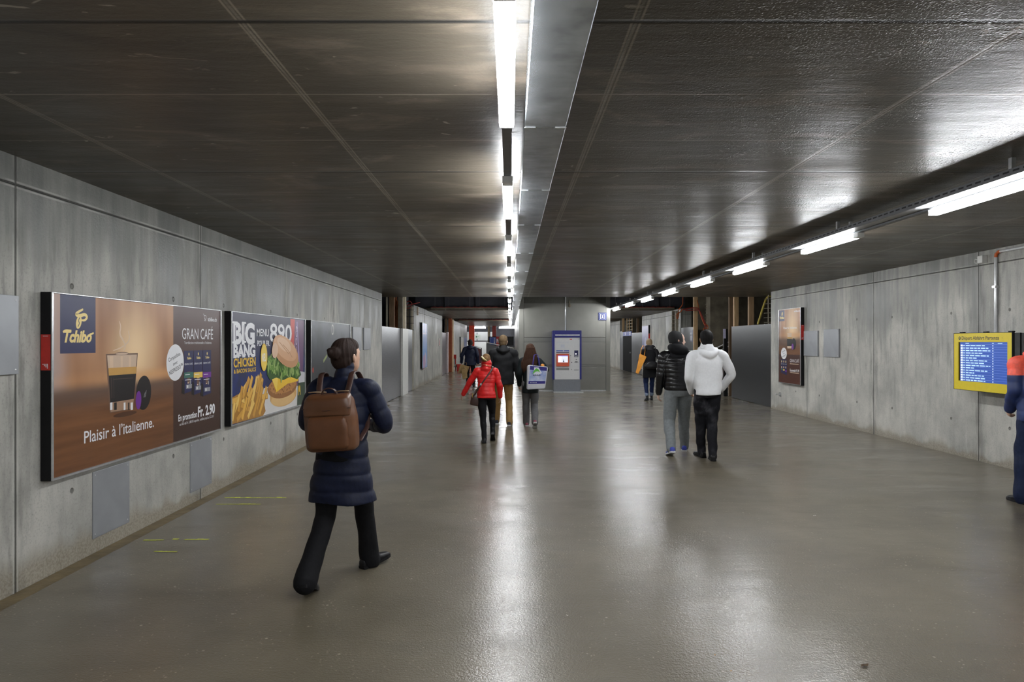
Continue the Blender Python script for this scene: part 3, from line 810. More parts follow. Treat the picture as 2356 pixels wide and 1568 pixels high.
bm = bmesh.new(); tube(bm, [(-.01, .05, 0), (-.01, .12, .02), (-.01, .13, -.03), (-.01, .07, -.045)], .006, (1, 0, 0), 6, .01); obj('cord', bm, M_OFFWHITE, t, True)
bm = bmesh.new(); box(bm, 6.22, 6.345, 16.0, 16.05, .36, .385, 0, .004); box(bm, 6.33, 6.345, 15.97, 16.08, .32, .42)
tag(obj('wall_bracket', bm, M_ALU), 'short metal bracket low on the right wall beside the dark hoarding', 'bracket')

# ================================================================== printed surfaces
class Print:
    """layered flat artwork in its own plane: x right, y up, z towards the viewer (metres)"""
    def __init__(self, clip=None): self.bm = bmesh.new(); self.mats = []; self.lay = 0; self.clip = clip
    def mi(self, m):
        if m not in self.mats: self.mats.append(m)
        return self.mats.index(m)
    def layer(self): self.lay += 1; return self.lay * 0.00003
    def poly(self, pts, m, z=None):
        z = self.layer() if z is None else z
        f = self.bm.faces.new([self.bm.verts.new((p[0], p[1], z)) for p in pts]); f.material_index = self.mi(m)
        if f.normal.z < 0 or (f.normal_update() or f.normal.z < 0): f.normal_flip()
    def rect(self, x0, y0, x1, y1, m, z=None): self.poly([(x0, y0), (x1, y0), (x1, y1), (x0, y1)], m, z)
    def disc(self, cx, cy, rx, ry, m, rot=0.0, n=28, a0=0, a1=2 * math.pi):
        c, s = math.cos(rot), math.sin(rot)
        k = n if a1 - a0 > 6.2 else n + 1
        P = []
        for i in range(k):
            a = a0 + (a1 - a0) * i / n
            x, y = rx * math.cos(a), ry * math.sin(a)
            P.append((cx + x * c - y * s, cy + x * s + y * c))
        self.poly(P, m)
    def line(self, pts, w, m, taper=None):
        z = self.layer(); P = [Vector((p[0], p[1])) for p in pts]
        # smooth the path
        for _ in range(2):
            Q = [P[0]]
            for a, b in zip(P[:-1], P[1:]): Q += [a * .75 + b * .25, a * .25 + b * .75]
            P = Q + [P[-1]]
        n = len(P); L = []; R = []
        for i, p in enumerate(P):
            t = (P[min(i + 1, n - 1)] - P[max(i - 1, 0)])
            if t.length < 1e-9: t = Vector((1, 0))
            t.normalize(); nn = Vector((-t.y, t.x)); k = taper(i / (n - 1)) if taper else 1
            L.append(self.bm.verts.new((*(p + nn * w * k / 2), z))); R.append(self.bm.verts.new((*(p - nn * w * k / 2), z)))
        for i in range(n - 1):
            f = self.bm.faces.new((L[i], R[i], R[i + 1], L[i + 1])); f.material_index = self.mi(m)
    def text(self, s, x, y, h, m, width=None, bold=0.0, shear=0.0, rot=0.0, align='LEFT'):
        """x,y = start of the baseline; h = capital height; width = fitted length"""
        cu = bpy.data.curves.new('t', 'FONT'); cu.body = s; cu.size = 1.0; cu.shear = shear; cu.offset = bold; cu.resolution_u = 3
        o = bpy.data.objects.new('t', cu); COL.objects.link(o)
        me = bpy.data.meshes.new_from_object(o.evaluated_get(bpy.context.evaluated_depsgraph_get()))
        bpy.data.objects.remove(o); bpy.data.curves.remove(cu)
        co = np.array([v.co[:] for v in me.vertices])
        if len(co) == 0: return
        x0, x1 = co[:, 0].min(), co[:, 0].max()
        sy = h / 0.70
        sx = (width / (x1 - x0)) if width else sy
        c, sn = math.cos(rot), math.sin(rot)
        off = {'LEFT': 0, 'CENTER': .5, 'RIGHT': 1}[align] * (x1 - x0) * sx
        z = self.layer(); mi = self.mi(m)
        vs = []
        for p in co:
            u, w = (p[0] - x0) * sx - off, p[1] * sy
            vs.append(self.bm.verts.new((x + u * c - w * sn, y + u * sn + w * c, z)))
        for f in me.polygons:
            try: g = self.bm.faces.new([vs[i] for i in f.vertices]); g.material_index = mi
            except ValueError: pass
        bpy.data.meshes.remove(me)
    def build(self, name, parent, z):
        me = bpy.data.meshes.new(name)
        self.bm.normal_update()
        for f in self.bm.faces:
            if f.normal.z < 0: f.normal_flip()
        for v in self.bm.verts:
            v.co.z += z
            if self.clip: v.co.x = min(max(v.co.x, self.clip[0]), self.clip[2]); v.co.y = min(max(v.co.y, self.clip[1]), self.clip[3])
        self.bm.to_mesh(me); self.bm.free()
        for m in self.mats: me.materials.append(m)
        return link_mesh(name, me, parent)

def ink(name, rgb, rough=0.35, emit=0.0): return simple('ink_' + name, rgb, rough, 0, 0.03, 6, 0, 0.35, emit=emit)
I_WHITE = ink('white', (0.78, 0.78, 0.80)); I_NAVY = ink('navy', (0.022, 0.024, 0.085)); I_GOLD = ink('gold', (0.75, 0.52, 0.10)); I_GOLD2 = ink('pale_gold', (0.85, 0.66, 0.25))
I_BLACK = ink('black', (0.012, 0.010, 0.010)); I_PURPLE = ink('purple', (0.16, 0.03, 0.28)); I_CREMA = ink('crema', (0.56, 0.31, 0.08)); I_GLASS = ink('glass', (0.60, 0.44, 0.32))
I_GLASSLINE = ink('glass_line', (0.16, 0.09, 0.06)); I_GREEN = ink('green', (0.05, 0.16, 0.12)); I_TEXT = ink('dark_text', (0.05, 0.05, 0.06)); I_STEAM = ink('steam', (0.68, 0.50, 0.35))
I_GREY = ink('grey', (0.30, 0.30, 0.31))

def cafe_print(name, w, h, horizon, glow=(0.62, 0.30)):
    """blurred cafe photograph: warm wall, table edge and brown table top, printed on paper"""
    m, nt, b = new_mat(name); n = N(nt)
    v, x, y, z = n.obj()
    u = n.math('DIVIDE', x, w); t = n.math('DIVIDE', y, h)
    soft = n.noise(n.comb(n.math('MULTIPLY', u, 2.6), n.math('MULTIPLY', t, 0.55), 0.0), 1.6, 2.0)
    back = n.mix(n.remap(soft, 0.3, 0.7), (0.27, 0.115, 0.052), (0.55, 0.30, 0.155))
    du = n.math('SUBTRACT', u, glow[0]); dt = n.math('SUBTRACT', t, 0.66)
    g = n.math('SQRT', n.math('ADD', n.math('MULTIPLY', du, du), n.math('MULTIPLY', n.math('MULTIPLY', dt, dt), 0.5)))
    back = n.mix(n.remap(g, 0.0, glow[1], 0.92, 0.0, True), back, (0.92, 0.66, 0.38))
    back = n.mix(n.remap(u, 0.0, 0.16, 0.75, 0.0, True), back, (0.45, 0.36, 0.34))
    fr = n.noise(n.comb(n.math('MULTIPLY', u, 0.8), n.math('MULTIPLY', t, 8.0), 1.0), 2.0, 3.0)
    tab = n.mix(n.remap(fr, 0.3, 0.7), (0.125, 0.050, 0.019), (0.205, 0.085, 0.033))
    tab = n.mix(n.remap(t, horizon - .16, horizon, 0.0, 0.8, True), tab, (0.13, 0.085, 0.065))
    col = n.mix(n.remap(t, horizon - 0.03, horizon + 0.05, 0.0, 1.0, True), tab, back)
    edge = n.math('MULTIPLY', n.remap(n.math('ABSOLUTE', n.math('SUBTRACT', t, horizon + .05)), 0.0, 0.06, 0.7, 0.0, True), n.remap(u, 0.3, 0.7, 0.3, 1.0))
    col = n.mix(edge, col, (0.66, 0.34, 0.14))
    n.put(b.inputs['Base Color'], col); b.inputs['Roughness'].default_value = 0.35; b.inputs['Specular IOR Level'].default_value = 0.3
    return m
def grad_print(name, ax, a, b_, lo, hi, dark=None, dsc=4.0):
    m, nt, b = new_mat(name); n = N(nt)
    v, x, y, z = n.obj()
    col = n.mix(n.remap((x, y)[ax], a, b_, 0, 1, True), lo, hi)
    if dark: col = n.mix(n.remap(n.noise(v, dsc, 3.0), 0.42, 0.62, 0, .8), col, dark)
    n.put(b.inputs['Base Color'], col); b.inputs['Roughness'].default_value = 0.35; b.inputs['Specular IOR Level'].default_value = 0.3
    return m

def poster_case(label, side, d0, d1, z0, z1, badge=False, depth=.085, black_side=True, group='advertising posters in black cases'):
    """wall case with its artwork plane; returns thing and print origin. local x right, y up, z out of the wall"""
    w, h = d1 - d0, z1 - z0
    t = bpy.data.objects.new('poster_case', None); COL.objects.link(t); tag(t, label, 'poster', group)
    if side < 0: t.matrix_world = Matrix(((0, 0, 1, XL), (1, 0, 0, d0), (0, 1, 0, z0), (0, 0, 0, 1)))
    else: t.matrix_world = Matrix(((0, 0, -1, XR), (-1, 0, 0, d1), (0, 1, 0, z0), (0, 0, 0, 1)))
    obj('case', bx(0, w, 0, h, .001, depth - .012, .004), M_BLACK, t)
    bm = bmesh.new(); e = .016
    for (a, b, c, d) in ((0, w, 0, e), (0, w, h - e * .5, h), (0, e, e, h - e * .5), (w - e, w, e, h - e * .5)): box(bm, a, b, c, d, depth - .012, depth, 0, .002, 1)
    obj('edge_trim', bm, M_ALU, t)
    if badge:
        s = -.0015 if side < 0 else w
        bm = bmesh.new(); box(bm, s, s + .0015, h * .585, h * .775, .006, depth - .014, 0)
        bd = obj('red_badge', bm, M_RED, t)
        bm = bmesh.new()
        for r in range(4):
            for c in range(r + 1): box(bm, s - .001, s + .0025, h * .595 + .014 * r * .6 + .012 * c * 0, h * .595 + .007 + .014 * r * .6, .018 + .010 * (3 - c), .024 + .010 * (3 - c))
        box(bm, s - .001, s + .0025, h * .765, h * .768, .02, depth - .03)
        obj('badge_mark', bm, I_WHITE, bd)
    return t, w, h

# ---- poster 1: coffee advertisement, wide format
D0, D1, Z0, Z1 = 4.705, 7.46, .640, 1.945
XF = 3.16
def lp(px, py, d0=None, z0=None):
    d = XF * F / (VX - px)
    return (d - (D0 if d0 is None else d0), EYE - (py - VY) * d / F - (Z0 if z0 is None else z0))
t, w, h = poster_case('wide coffee poster with glass of espresso, nearest the viewer on the left wall', -1, D0, D1, Z0, Z1, True)
P = Print()
xs = lp(400, 700)[0]
P.rect(.016, .016, xs, h - .008, cafe_print('print_cafe', xs, h, .47))
P.rect(xs, .016, w - .016, h - .008, grad_print('print_brown', 1, 0, h, (0.050, 0.024, 0.015), (0.105, 0.060, 0.052)))
a = lp(140, 678); b = lp(221.5, 811)
P.rect(a[0], b[1], b[0], h - .008, I_NAVY)
bc = lp(183, 741)
P.disc(*bc, .031, .050, I_GOLD2, -.35)
P.line([lp(185, 730), lp(182, 738), lp(185, 743), lp(181, 751)], .007, I_NAVY)
P.line([lp(193, 711), lp(182, 717), lp(175, 723), lp(184, 727), lp(197, 722), lp(203, 729), lp(197, 737), lp(188, 736)], .022, I_GOLD2, lambda s: .25 + .9 * math.sin(math.pi * min(1, .12 + .8 * s)))
c = lp(146, 786); d = lp(216, 784)
P.text('Tchibo', c[0] + .012, c[1], .082, I_GOLD2, width=d[0] - c[0] - .03, bold=.045, shear=.28)
P.line([lp(147, 764), lp(151, 760), lp(166, 761)], .018, I_GOLD2); P.line([lp(208, 769), lp(213, 768), lp(217, 765)], .014, I_GOLD2)
# steam, glass, capsule
P.line([lp(284, 808), lp(291, 797), lp(285, 782), lp(276, 768), lp(280, 752), lp(276, 738)], .020, I_STEAM, lambda s: .25 + .8 * math.sin(math.pi * s))
P.line([lp(262, 806), lp(280, 800), lp(296, 788), lp(300, 775), lp(296, 760)], .014, I_STEAM, lambda s: .25 + .8 * math.sin(math.pi * s))
P.poly([lp(245, 814), lp(318.5, 811.5), lp(308.5, 941), lp(254, 949.5)], I_GLASSLINE)
P.poly([lp(248, 817), lp(316.5, 815), lp(314, 844), lp(250.5, 847)], I_GLASS)
for q in ((254, 262), (279, 284), (298, 303)): P.poly([lp(q[0], 819), lp(q[1], 819), lp(q[1], 845), lp(q[0], 845)], I_STEAM)
P.poly([lp(251, 846), lp(315.5, 843), lp(314.5, 860), lp(252, 864)], I_CREMA)
P.poly([lp(252, 863.5), lp(314.5, 859), lp(309.5, 917), lp(255, 926.5)], I_BLACK)
P.poly([lp(254.5, 926), lp(309, 917), lp(307, 939), lp(256, 947.5)], ink('glass_base', (0.36, 0.22, 0.14)))
for q in ((254.8, 260, I_WHITE), (264, 270, I_BLACK), (286, 290, I_WHITE), (296, 299, I_BLACK), (302, 307, I_WHITE)): P.poly([lp(q[0], 926), lp(q[1], 925), lp(q[1], 942), lp(q[0], 943)], q[2])
P.disc(*lp(282, 813), .098, .013, I_GLASSLINE); P.disc(*lp(282, 813.3), .090, .009, I_GLASS)
for q in ((256, 259), (262, 263.5)): P.poly([lp(q[0], 868), lp(q[1], 868), lp(q[1] + 1, 915), lp(q[0] + 1, 916)], ink('coffee_glint', (0.045, 0.03, 0.025)))
P.line([lp(262, 872), lp(308, 869)], .004, ink('coffee_line', (0.10, 0.07, 0.05)))
P.disc(*lp(290, 952), .17, .02, ink('glass_shade', (0.085, 0.034, 0.015)))
cc = lp(332, 903); e = lp(349, 903)
P.disc(cc[0], cc[1], e[0] - cc[0], .148, I_BLACK, -.12)
for k in range(3): P.line([(cc[0] + .012 * k, cc[1] - .04), (cc[0] + .02 + .012 * k, cc[1] + .01 * k)], .004, I_GREY)
cc = lp(320, 920); P.disc(cc[0], cc[1], .044, .078, I_PURPLE, -.05)
a = lp(195, 1019); b = lp(355, 984)
P.text("Plaisir à l’italienne.", a[0], a[1] - .002, .090, I_WHITE, width=b[0] - a[0], bold=.006)
# right half
a = lp(420, 779.5); b = lp(491, 776)
P.text('GRAN CAFÉ', a[0], a[1], .108, I_WHITE, width=b[0] - a[0])
a = lp(425, 791); b = lp(488, 787.5)
P.text("Torréfaction traditionnelle à l’italienne.", a[0], a[1], .026, I_WHITE, width=b[0] - a[0])
a = lp(479, 736); b = lp(499.5, 735)
P.text('tchibo.ch', a[0], a[1] - .01, .042, I_WHITE, width=b[0] - a[0], bold=.02)
a = lp(469, 734)
P.line([(a[0], a[1] + .055), (a[0] + .012, a[1] + .05), (a[0] + .022, a[1] + .002), (a[0] + .06, a[1] + .002)], .007, I_WHITE)
P.line([(a[0] + .016, a[1] + .038), (a[0] + .066, a[1] + .038), (a[0] + .058, a[1] + .006)], .007, I_WHITE)
P.disc(a[0] + .03, a[1] - .012, .006, .006, I_WHITE, n=10); P.disc(a[0] + .052, a[1] - .012, .006, .006, I_WHITE, n=10)
cc = lp(404.5, 833.5)
P.disc(cc[0], cc[1], .168, .172, I_WHITE, n=44)
rt = math.radians(15)
for s_, o_, wd, hh in (('Compatibles', .052, .235, .036), ('avec', -.006, .085, .030), ('NESPRESSO™', -.072, .27, .040)):
    P.text(s_, cc[0] - o_ * math.sin(rt), cc[1] + o_ * math.cos(rt) - .012, hh, I_TEXT, width=wd, bold=.012, rot=rt, align='CENTER')
x0, ytop = lp(424.5, 806.5); x1 = lp(487, 806)[0]; bw = (x1 - x0) / 3
for k, cm in enumerate((I_GREEN, I_GOLD, I_PURPLE)):
    X0 = x0 + bw * k; yb = lp(440 + 20 * k, 903 + 3 * k)[1]; dz = -.02 * min(k, 1)
    P.poly([(X0, yb), (X0 + bw - .006, yb + .02), (X0 + bw - .006, ytop), (X0, ytop)], I_NAVY)
    P.poly([(X0 - .05, yb + .01), (X0 + .01, yb - .006), (X0 + .012, yb + .12), (X0 - .035, yb + .14)], I_BLACK)
    P.disc(X0 + bw * .5, ytop - .035, .010, .016, I_GOLD2, n=10); P.text('Tchibo', X0 + bw * .3, ytop - .085, .022, I_GOLD2, width=bw * .45, bold=.04, shear=.25)
    P.text('GRAN CAFÉ', X0 + .012, ytop - .14, .018, I_WHITE, width=bw - .035)
    gx = X0 + bw * .48; gy = ytop - .25 - .03 * min(k, 1)
    P.poly([(gx - .032, gy + .045), (gx + .032, gy + .045), (gx + .026, gy - .075), (gx - .026, gy - .075)], I_GLASSLINE)
    P.rect(gx - .030, gy, gx + .030, gy + .028, I_GOLD2); P.rect(gx - .026, gy - .072, gx + .0, gy - .06, I_STEAM)
    P.disc(gx + .034, gy - .06, .014, .022, I_GREY, n=12)
    yc = yb + .15 + .02 * k
    P.rect(X0, yc, X0 + bw - .006, yc + .055, cm); P.rect(X0 + .02, yc + .03, X0 + bw * .6, yc + .036, I_WHITE)
    P.rect(X0 + .02, yc - .022, X0 + bw * .75, yc - .015, I_WHITE); P.rect(X0 + .04, yb + .045, X0 + bw - .03, yb + .085, I_GREY); P.rect(X0 + .06, yb + .052, X0 + .085, yb + .078, I_WHITE)
a = lp(411, 968); b = lp(456, 958)
P.text('En promotion', a[0], a[1] - .004, .062, I_WHITE, width=b[0] - a[0] - .02, bold=.022)
b2 = lp(495, 949)
P.text('Fr. 2.90', b[0], a[1] - .004, .098, I_WHITE, width=b2[0] - b[0], bold=.035)
a = lp(414, 978); b = lp(493, 958)
P.text("au lieu de Fr. 3.80/10 capsules, valable jusqu’au 5.2.2017", a[0], a[1] - .004, .026, I_WHITE, width=b[0] - a[0])
P.build('print', t, .0745)

# ---- poster 2: burger advertisement
E0 = 7.735; E1 = 10.52
t, w, h = poster_case('burger and fries poster with large white price, second on the left wall', -1, E0, E1, Z0, Z1 + .005)
def lq(px, py): return lp(px, py, E0, Z0)
I_YEL = ink('yellow', (0.80, 0.50, 0.03)); I_RED = ink('red', (0.55, 0.045, 0.03))
P = Print((.017, .017, w - .017, h - .009))
P.rect(.016, .016, w - .016, h - .008, grad_print('print_navy', 1, .55, 1.0, (0.016, 0.030, 0.15), (0.030, 0.030, 0.062), (0.022, 0.026, 0.06), 5.0))
def slab(s, px0, py0, px1, cap, inner=True):
    a = lq(px0, py0); b = lq(px1, py0)
    P.text(s, a[0], a[1], cap, I_WHITE, width=b[0] - a[0], bold=.05)
    if inner: P.text(s, a[0] + .008, a[1] + .006, cap * .93, ink('navy_line', (0.06, 0.06, 0.10)), width=b[0] - a[0] - .016, bold=-.018)
slab('BIG', 538, 789, 587, .235, False); slab('BANG', 538, 821.5, 588.5, .140, False)
I_LINE = ink('navy_line', (0.035, 0.036, 0.075))
def ser(px, py, w_, h_=.022): q_ = lq(px, py); P.rect(q_[0] - w_ / 2, q_[1] - h_ / 2, q_[0] + w_ / 2, q_[1] + h_ / 2, I_WHITE)
for (px, w_) in ((542, .14), (562.5, .125)):
    ser(px, 787.5 - (px - 538) * .06, w_); ser(px, 741 + (px - 538) * .05, w_)
for px in (541.5, 553, 564.5, 575): ser(px, 820 - (px - 538) * .15, .075, .016)
for (px, py, py2) in ((542.5, 748, 783), (562.5, 748, 782)):
    a = lq(px, py); b = lq(px, py2); P.rect(a[0] - .006, b[1], a[0] + .006, a[1], I_LINE)
a = lq(538.5, 844.5); b = lq(589, 836); P.text('CHICKEN', a[0], a[1], .098, I_YEL, width=b[0] - a[0], bold=.03)
a = lq(539, 859); b = lq(590, 849); P.text('& BACON SAUCE', a[0], a[1], .046, I_YEL, width=b[0] - a[0], bold=.02)
a = lq(592, 772.5); b = lq(619.5, 770); P.text('MENU', a[0], a[1], .092, I_WHITE, width=b[0] - a[0], bold=.010)
a = lq(593, 795.5); b = lq(621.5, 791); P.text('POUR FR.', a[0], a[1], .068, I_WHITE, width=b[0] - a[0], bold=.022)
a = lq(697, 905)
# drink cup
P.poly([lq(669, 733), lq(700, 737), lq(697, 905), lq(680, 905)], ink('cup_purple', (0.13, 0.05, 0.13)))
P.poly([lq(669, 733), lq(679, 734), lq(676, 850), lq(670, 850)], I_RED)
P.line([lq(684, 740), lq(687, 790), lq(690, 850)], .05, ink('cup_highlight', (0.30, 0.22, 0.42)))
a = lq(683, 815); P.text('Coca', a[0], a[1], .10, ink('cup_text', (0.62, 0.52, 0.62)), width=.42, shear=.4, rot=math.radians(84))
a = lq(622, 786); b = lq(672, 783); P.text('890', a[0], a[1], .245, I_WHITE, width=b[0] - a[0], bold=.014)
# tray paper, fries
P.poly([lq(590, 900), lq(640, 880), lq(700, 890), lq(703, 935), lq(640, 960), lq(606, 965)], ink('paper', (0.62, 0.60, 0.58)))
P.poly([lq(688, 853), lq(703, 855), lq(703, 880), lq(688, 880)], ink('napkin', (0.55, 0.54, 0.56)))
P.poly([lq(686, 880), lq(703, 878), lq(703, 936), lq(684, 942)], ink('box_green', (0.030, 0.055, 0.028)))
a = lq(687, 909)
P.line([(a[0], a[1]), (a[0] + .025, a[1] + .17), (a[0] + .05, a[1] + .05)], .026, I_YEL); P.line([(a[0] + .05, a[1] + .05), (a[0] + .075, a[1] + .17), (a[0] + .10, a[1])], .026, I_YEL)
fr = (ink('fry1', (0.74, 0.42, 0.075)), ink('fry2', (0.82, 0.54, 0.14)), ink('fry3', (0.62, 0.32, 0.05)), ink('fry_side', (0.40, 0.19, 0.03)))
P.poly([lq(532, 915), lq(560, 900), lq(604, 905), lq(612, 945), lq(606, 965), lq(533, 976)], fr[3])
rnd = random.Random(3)
fx = w * .395
# each potato stick is a leaning bar of its own
sticks = [(.02, .46, .30, .05), (.18, .50, .34, .60), (.30, .48, .36, .95), (.44, .50, .33, 1.1), (.56, .52, .36, .85), (.68, .55, .34, 1.0), (.80, .50, .26, 1.2), (.06, .34, .34, .15), (.24, .36, .38, -.35), (.40, .33, .34, .5),
          (.58, .36, .40, 1.2), (.70, .30, .38, 1.15), (.86, .42, .22, .0), (.05, .20, .36, .85), (.18, .22, .38, 1.25), (.36, .20, .40, .9), (.52, .18, .42, 1.15), (.70, .17, .40, 1.0), (.88, .2, .34, 1.1), (.02, .06, .26, 1.3), (.14, .05, .30, .5),
          (.28, .04, .34, 1.1), (.44, .04, .30, .8), (.60, .03, .36, 1.05), (.78, .04, .32, .95)]
for i, (sx, sy, L, an) in enumerate(sticks):
    x = .02 + sx * fx; y = .02 + sy * .56; x2 = x + L * math.cos(an) * .95; y2 = y + L * math.sin(an) * .8
    x2 = min(max(x2, .03), w * .44); y2 = max(y2, .03)
    P.line([(x, y), (x2, y2)], .078, fr[3]); P.line([(x - .008, y + .006), (x2 - .008, y2 + .006)], .060, fr[i % 3])
# burger: crown, lettuce, cheese, patty, heel
cx, cy = lq(655, 890)
def lc(px, py): return lq(px, py)
P.disc(*lq(654, 909), .56, .150, ink('bun_low', (0.62, 0.36, 0.13)))
P.disc(*lq(653, 916), .50, .095, ink('bun_low2', (0.70, 0.45, 0.19)))
P.disc(*lq(652, 890), .61, .150, ink('patty', (0.30, 0.125, 0.035))); P.disc(*lq(653, 885), .57, .115, ink('patty_lit', (0.44, 0.20, 0.06)))
for k in range(60):
    a_ = rnd.uniform(0, 6.28); r_ = rnd.uniform(.1, .95); q = lq(652, 888); P.disc(q[0] + .54 * r_ * math.cos(a_), q[1] + .12 * r_ * math.sin(a_), .022, .014, (ink('crumb1', (0.52, 0.26, 0.08)), ink('crumb2', (0.24, 0.09, 0.03)))[k % 2], n=8)
P.poly([lq(622, 864), lq(688, 864), lq(686, 876), lq(662, 882), lq(636, 902), lq(628, 878)], I_YEL)
P.poly([lq(622, 862), lq(640, 868), lq(637, 898), lq(629, 880)], ink('cheese2', (0.85, 0.60, 0.10)))
P.poly([lq(613, 846), lq(626, 826), lq(640, 832), lq(655, 826), lq(672, 838), lq(688, 842), lq(693, 862), lq(684, 872), lq(668, 866), lq(652, 874), lq(636, 868), lq(622, 874), lq(615, 862)], ink('leaf0', (0.035, 0.095, 0.015)))
gr = (ink('leaf1', (0.06, 0.16, 0.02)), ink('leaf2', (0.15, 0.30, 0.05)), ink('leaf3', (0.30, 0.42, 0.12)))
for k in range(150):
    u_ = rnd.random(); px = 616 + 74 * u_; py = 832 + 34 * rnd.random() + 6 * math.sin(u_ * 6) - 14 * (u_ < .35)
    q = lq(px, py); P.disc(q[0], q[1], rnd.uniform(.035, .085), rnd.uniform(.014, .03), gr[k % 3], rnd.uniform(0, 3), n=9)
for k in range(7):
    q = lq(632 + k * 7, 850 + (k % 3) * 5); P.line([(q[0], q[1] + .05), (q[0] + .03, q[1]), (q[0] + .01, q[1] - .05)], .010, gr[2])
q = lq(657, 806)
P.disc(q[0] + .02, q[1] - .02, .56, .20, ink('bun_top', (0.55, 0.28, 0.13)), -.22); P.disc(q[0], q[1] + .03, .50, .155, ink('bun_top2', (0.66, 0.38, 0.21)), -.22); P.disc(q[0] - .06, q[1] + .08, .30, .085, ink('bun_top3', (0.74, 0.50, 0.33)), -.22)
P.line([lq(650, 792), lq(663, 806), lq(672, 822)], .012, ink('bun_seam', (0.45, 0.22, 0.09))); P.line([lq(642, 786), lq(653, 800), lq(664, 814)], .012, ink('bun_seam', (0.45, 0.22, 0.09)))
P.disc(*lq(632, 806), .12, .10, ink('bun_side', (0.70, 0.48, 0.33)), .2)
q = lq(607, 821.5); P.disc(q[0], q[1], .118, .178, I_YEL); P.disc(q[0], q[1], .105, .162, ink('yellow2', (0.86, 0.62, 0.10)))
P.text('NEU', q[0], q[1] - .05, .10, I_WHITE, width=.15, bold=.02, align='CENTER')
P.build('print', t, .0745)

# ---- poster 3: dark poster behind the walking woman
t, w, h = poster_case('dark grey poster with a pale ring, third on the left wall behind the walking woman', -1, 10.83, 13.5, Z0, Z1)
P = Print()
P.rect(.016, .016, w - .016, h - .008, grad_print('print_charcoal', 1, .35, 1.3, (0.030, 0.033, 0.036), (0.105, 0.115, 0.130), (0.05, 0.055, 0.06), 3.0))
q = lp(766, 758, 10.83)
for a_ in range(24):
    a0, a1 = a_ * math.pi / 12, (a_ + 1.06) * math.pi / 12
    P.poly([(q[0] + r * .075 * math.cos(b), q[1] + r * .095 * math.sin(b)) for r, b in ((.72, a0), (1, a0), (1, a1), (.72, a1))], ink('ring', (0.55, 0.54, 0.50)))
q = lp(749, 824, 10.83); P.line([(q[0] - .12, q[1] - .05), (q[0] + .12, q[1] + .05)], .05, ink('leafdash', (0.30, 0.36, 0.14)))
q = lp(721, 851, 10.83); P.disc(q[0], q[1], .045, .045, ink('dot', (0.40, 0.06, 0.04)))
P.build('print', t, .0745)

# ---- narrow poster on the second left wall and two on the third
t, w, h = poster_case('upright pale blue poster on the second left wall', -1, 24.55, 26.0, .63, 2.30)
P = Print(); P.rect(.02, .02, w - .02, h - .02, grad_print('print_sky', 1, .3, 1.6, (0.22, 0.40, 0.72), (0.50, 0.48, 0.68), (0.20, 0.38, 0.66), 2.5))
P.disc(w * .35, .22, .22, .28, ink('rose', (0.62, 0.30, 0.42))); P.disc(w * .7, .30, .18, .3, ink('pale_rose', (0.65, 0.50, 0.62)), .4); P.rect(w * .1, 1.25, w * .9, 1.30, ink('lilac', (0.60, 0.58, 0.78)))
P.build('print', t, .0745)
t, w, h = poster_case('far poster with a sandy picture on the third left wall', -1, 43.6, 46.4, .62, 1.92)
P = Print(); P.rect(.02, .02, w - .02, h - .02, grad_print('print_sand', 1, .2, 1.2, (0.55, 0.40, 0.22), (0.45, 0.46, 0.46), (0.30, 0.24, 0.17), 2)); P.build('print', t, .0745)
t, w, h = poster_case('far dark blue poster on the third left wall', -1, 46.9, 49.6, .62, 1.92)
P = Print(); P.rect(.02, .02, w - .02, h - .02, grad_print('print_blue', 1, .2, 1.2, (0.10, 0.14, 0.24), (0.12, 0.20, 0.40), (0.25, 0.3, 0.4), 2)); P.build('print', t, .0745)
t, w, h = poster_case('far pale lilac poster on the second right wall', 1, 30.95, 32.45, .66, 2.36, True)
P = Print(); P.rect(.02, .02, w - .02, h - .02, grad_print('print_lilac', 1, .4, 1.5, (0.18, 0.20, 0.36), (0.55, 0.55, 0.72))); P.disc(w * .55, .8, .3, .35, ink('lilac2', (0.6, 0.6, 0.8))); P.rect(w * .12, .2, w * .9, .42, I_GREY); P.build('print', t, .0745)

# ---- coffee poster on the right wall, upright format
G0, G1, GZ0, GZ1 = 14.72, 15.93, .655, 2.345
t, w, h = poster_case('small upright coffee poster on the right wall', 1, G0, G1, GZ0, GZ1, True)
def rp(px, py):
    d = (XR - .08) * F / (px - VX)
    return (G1 - d, EYE - (py - VY) * d / F - GZ0)
P = Print()
yb = rp(1815, 815)[1]
P.rect(.016, yb, w - .016, h - .008, cafe_print('print_cafe_upright', w, h, .60, (0.62, 0.40)))
P.rect(.016, .016, w - .016, yb, grad_print('print_brown2', 1, 0, .8, (0.085, 0.028, 0.018), (0.062, 0.026, 0.020)))
a = rp(1794, 712); b = rp(1804.5, 738); P.rect(.03, b[1], b[0], h - .02, I_NAVY)
q = rp(1799, 722); P.disc(q[0], q[1], .03, .05, I_GOLD2, -.3); P.text('Tchibo', .05, rp(1799, 733)[1], .05, I_GOLD2, width=b[0] - .08, bold=.04, shear=.25)
a = rp(1826, 718); P.text('tchibo.ch', a[0], a[1], .045, I_WHITE, width=w - a[0] - .06, bold=.02)
a = rp(1802, 757); b = rp(1833, 756); P.text("Plaisir à l’italienne.", a[0], a[1], .055, I_WHITE, width=b[0] - a[0], bold=.01)
P.poly([rp(1811, 766), rp(1821, 766), rp(1820, 777), rp(1811.5, 777)], I_STEAM); P.poly([rp(1810.5, 775), rp(1821.5, 775), rp(1821, 780), rp(1811, 780)], I_CREMA)
P.poly([rp(1810, 779), rp(1821.5, 779), rp(1820.5, 796), rp(1810.5, 796)], I_BLACK); P.poly([rp(1810.5, 796), rp(1820.5, 796), rp(1820, 801), rp(1811, 801)], I_STEAM)
